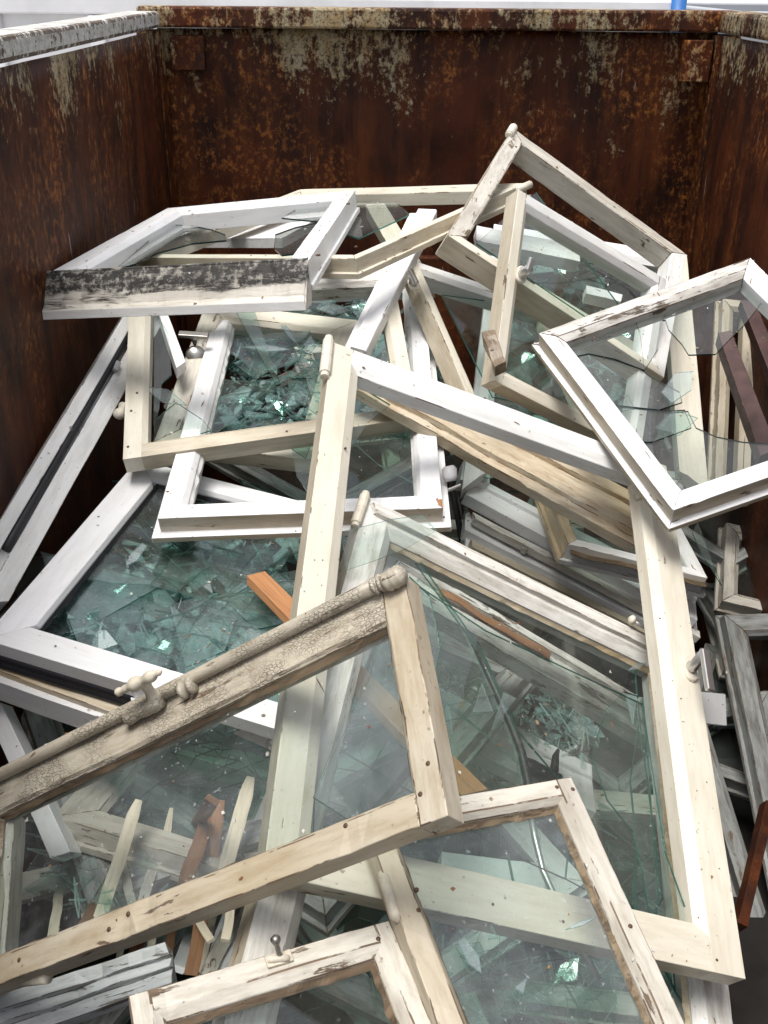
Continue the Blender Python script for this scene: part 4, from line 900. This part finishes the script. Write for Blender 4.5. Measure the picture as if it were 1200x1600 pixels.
# deep fillers: sashes at the bottom of the heap, seen only through glass and gaps, many greyed to paint in shade
rng = random.Random(77)
FILL = [(-.42, 1.60, .70, 28, 8), (-.12, 1.72, .66, -35, 6), (.05, 1.0, .16, 20, 6), (-.3, 1.15, .30, 60, 5), (.05, 1.7, .30, 35, 12), (.5, 1.75, .12, -10, 6), (-.25, 2.2, .50, 15, 10), (.15, 2.5, .45, -30, 8),
        (.62, 2.55, .14, 40, 6), (.3, 3.0, .62, 5, 10), (-.25, 3.0, .75, 50, 6), (.75, 3.1, .40, -20, 8), (0.0, 3.25, .85, 12, 4), (.35, .7, .2, 75, 8)]
for i, (x, y, z, a, tl) in enumerate(FILL):
    M = Matrix.Translation((x, y, z)) @ Matrix.Rotation(R(tl), 4, 'X') @ Matrix.Rotation(R(rng.uniform(-6, 6)), 4, 'Y') @ Matrix.Rotation(R(a), 4, 'Z'); w2, h2 = rng.uniform(.22, .30), rng.uniform(.28, .38)
    P = [M @ Vector(p) for p in ((-w2, h2, 0), (w2, h2, 0), (w2, -h2, 0), (-w2, -h2, 0))]
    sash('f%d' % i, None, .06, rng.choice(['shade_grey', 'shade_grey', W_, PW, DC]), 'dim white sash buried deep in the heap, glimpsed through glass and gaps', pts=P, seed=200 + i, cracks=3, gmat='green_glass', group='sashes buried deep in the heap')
# ------------------------------------------------------------------ broken glass
def patch(name, key, poly, drop, depth, n, smin, smax, tilt, label, seed, mat='crushed_glass', parent=None, density=None, em='glass_edge_pale'):
    pl = Plane(key, SQ[key]) if isinstance(key, str) else key
    rg = random.Random(seed); bm = bmesh.new(); xs = [p[0] for p in poly]; ys = [p[1] for p in poly]
    def ins(x, y):
        c_ = False; m = len(poly)
        for i in range(m):
            (x0, y0), (x1, y1) = poly[i], poly[i - 1]
            if (y0 > y) != (y1 > y) and x < (x1 - x0) * (y - y0) / (y1 - y0) + x0: c_ = not c_
        return c_
    k = 0
    while k < n:
        x, y = rg.uniform(min(xs), max(xs)), rg.uniform(min(ys), max(ys))
        if not ins(x, y): continue
        k += 1
        d = drop + depth * rg.random(); P = pl.hit(x, y, -d); s = smin * (smax / smin) ** (rg.random() ** 1.4)
        m = rg.choice((3, 3, 4, 4, 5)); el = rg.uniform(.25, .9) if rg.random() > .4 else rg.uniform(.04, .12); a0 = rg.uniform(0, 6.28)
        sh = [Vector((math.cos(6.283 * j / m + rg.uniform(-.4, .4)) * s, math.sin(6.283 * j / m + rg.uniform(-.4, .4)) * s * el, 0)) for j in range(m)]
        Mr = Matrix.Translation(P) @ Matrix.Rotation(rg.gauss(0, tilt), 4, 'X') @ Matrix.Rotation(rg.gauss(0, tilt), 4, 'Y') @ Matrix.Rotation(a0, 4, 'Z')
        T = [bm.verts.new(Mr @ v) for v in sh]; B = [bm.verts.new(Mr @ (v - Vector((0, 0, .0035)))) for v in sh]
        bm.faces.new(T); bm.faces.new(B[::-1])
        for j in range(m): f = bm.faces.new((T[j], B[j], B[(j + 1) % m], T[(j + 1) % m])); f.material_index = 1
    bmesh.ops.recalc_face_normals(bm, faces=bm.faces[:])
    return tag(link(name, bm, [mat, em], pl.M), label, 'broken glass', None, 'stuff')
I_ = [(355, 475), (590, 470), (560, 640), (640, 660), (640, 690), (300, 690)]; T_ = [(205, 750), (480, 800), (470, 1000), (430, 1130), (215, 1050), (60, 975), (150, 840)]
patch('glass_sheets', 'I', I_, .055, .08, 60, .05, .13, .13, 'layered sheets of cracked glass filling the bright white sash', 15, mat='sheet_glass', em='glass_edge')
patch('broken_glass', 'I', I_, .035, .10, 1100, .004, .036, .28, 'crushed greenish glass filling the bright white sash', 5)
patch('glass_sheets', 'T', T_, .035, .09, 60, .07, .20, .07, 'layered sheets of cracked glass under the shattered left pane', 16, mat='sheet_glass', em='glass_edge')
patch('broken_glass', 'T', T_, .030, .12, 900, .004, .04, .22, 'crushed greenish glass under the shattered left pane', 6)
patch('broken_glass', 'Z', [(700, 960), (900, 1090), (935, 1150), (915, 1195), (800, 1130), (690, 1080)], -.02, .08, 520, .008, .045, .4, 'crushed glass under the curved sheet at the centre right', 7)
patch('broken_glass', 'W', [(800, 380), (960, 420), (1000, 600), (960, 720), (800, 720), (760, 560)], .05, .10, 360, .012, .06, .35, 'broken glass behind the sash with the pointed handle', 8)
patch('broken_glass', 'M', [(560, 470), (650, 500), (740, 650), (640, 700), (520, 640)], .02, .10, 320, .015, .07, .35, 'broken glass below the detached stile', 9)
patch('broken_glass', 'Z', [(640, 1180), (1040, 1250), (1100, 1600), (600, 1600)], .10, .25, 420, .02, .12, .35, 'scattered broken glass low under the front right sashes', 10, mat='green_glass')
patch('broken_glass', 'X', [(60, 1200), (480, 1120), (430, 1400), (300, 1420), (80, 1420)], .02, .2, 260, .02, .10, .4, 'scattered broken glass under the front pane', 11, mat='green_glass')

rng = random.Random(909)
for i, (key, lo, hi_) in enumerate([('I', (380, 480), (560, 640))] * 5 + [('T', (150, 800), (450, 1040))] * 8 + [('R', (620, 900), (1000, 1180))] * 5 + [('D', (720, 1330), (920, 1560))] * 4 + [('H', (255, 600), (300, 680))] * 2 + [('G', (960, 600), (1080, 740))] * 4):
    cx, cy_ = rng.uniform(lo[0], hi_[0]), rng.uniform(lo[1], hi_[1]); r_ = rng.uniform(12, 42); el = rng.choice((.15, .3, .6)); a0 = rng.uniform(0, 6.28); m = rng.choice((3, 4, 4, 5)); poly = []
    for k in range(m):
        a = a0 + 6.283 * k / m + rng.uniform(-.4, .4); u, v = math.cos(6.283 * k / m) * r_, math.sin(6.283 * k / m) * r_ * el
        poly.append((cx + u * math.cos(a0) - v * math.sin(a0), cy_ + u * math.sin(a0) + v * math.cos(a0)))
    if key not in SQ: continue
    shard(key, poly, -.010 if key not in 'G' else -.016, 'small loose glass splinter lying on a cracked pane', 'small loose glass splinters', rng.choice(['green_glass', 'pale_shard', 'clean_glass']), 'glass_edge_pale', .003)

# paint flakes, crumbs and splinters that have dropped on whatever lies below
bpy.context.view_layer.update(); dg = bpy.context.evaluated_depsgraph_get(); rng = random.Random(31); bm = bmesh.new(); n = 0; tries = 0
while n < 900 and tries < 6000:
    tries += 1; x, y = rng.uniform(XL, XR), rng.uniform(.4, 3.5)
    ok, loc, nr, idx, ob, mt = sc.ray_cast(dg, Vector((x, y, 1.95)), Vector((0, 0, -1)))
    if not ok or nr.z < .55 or loc.z < .3: continue
    n += 1; s_ = .0012 * (4.2 ** (rng.random() ** 1.6)); u = nr.orthogonal().normalized(); v = nr.cross(u); a0 = rng.uniform(0, 6.28); m = rng.choice((3, 4, 5)); el = rng.uniform(.3, 1); q = rng.choice((0, 0, 1, 2))
    if rng.random() < .07: s_ *= 3; el = .10; q = 2
    P = [loc + nr * (.0012 + rng.uniform(0, .0012)) + (u * math.cos(a0) + v * math.sin(a0)) * math.cos(6.283 * k / m) * s_ + (v * math.cos(a0) - u * math.sin(a0)) * math.sin(6.283 * k / m) * s_ * el for k in range(m)]
    T = [bm.verts.new(c) for c in P]; B = [bm.verts.new(c - nr * .001) for c in P]; f = bm.faces.new(T); f.material_index = q; f = bm.faces.new(B[::-1]); f.material_index = q
    for k in range(m): f = bm.faces.new((T[k], B[k], B[(k + 1) % m], T[(k + 1) % m])); f.material_index = q
bmesh.ops.recalc_face_normals(bm, faces=bm.faces[:])
tag(link('debris', bm, ['flaking_white', 'dirty_timber', 'brown_timber']), 'paint flakes, wood crumbs and grit scattered over the frames', 'debris', None, 'stuff')
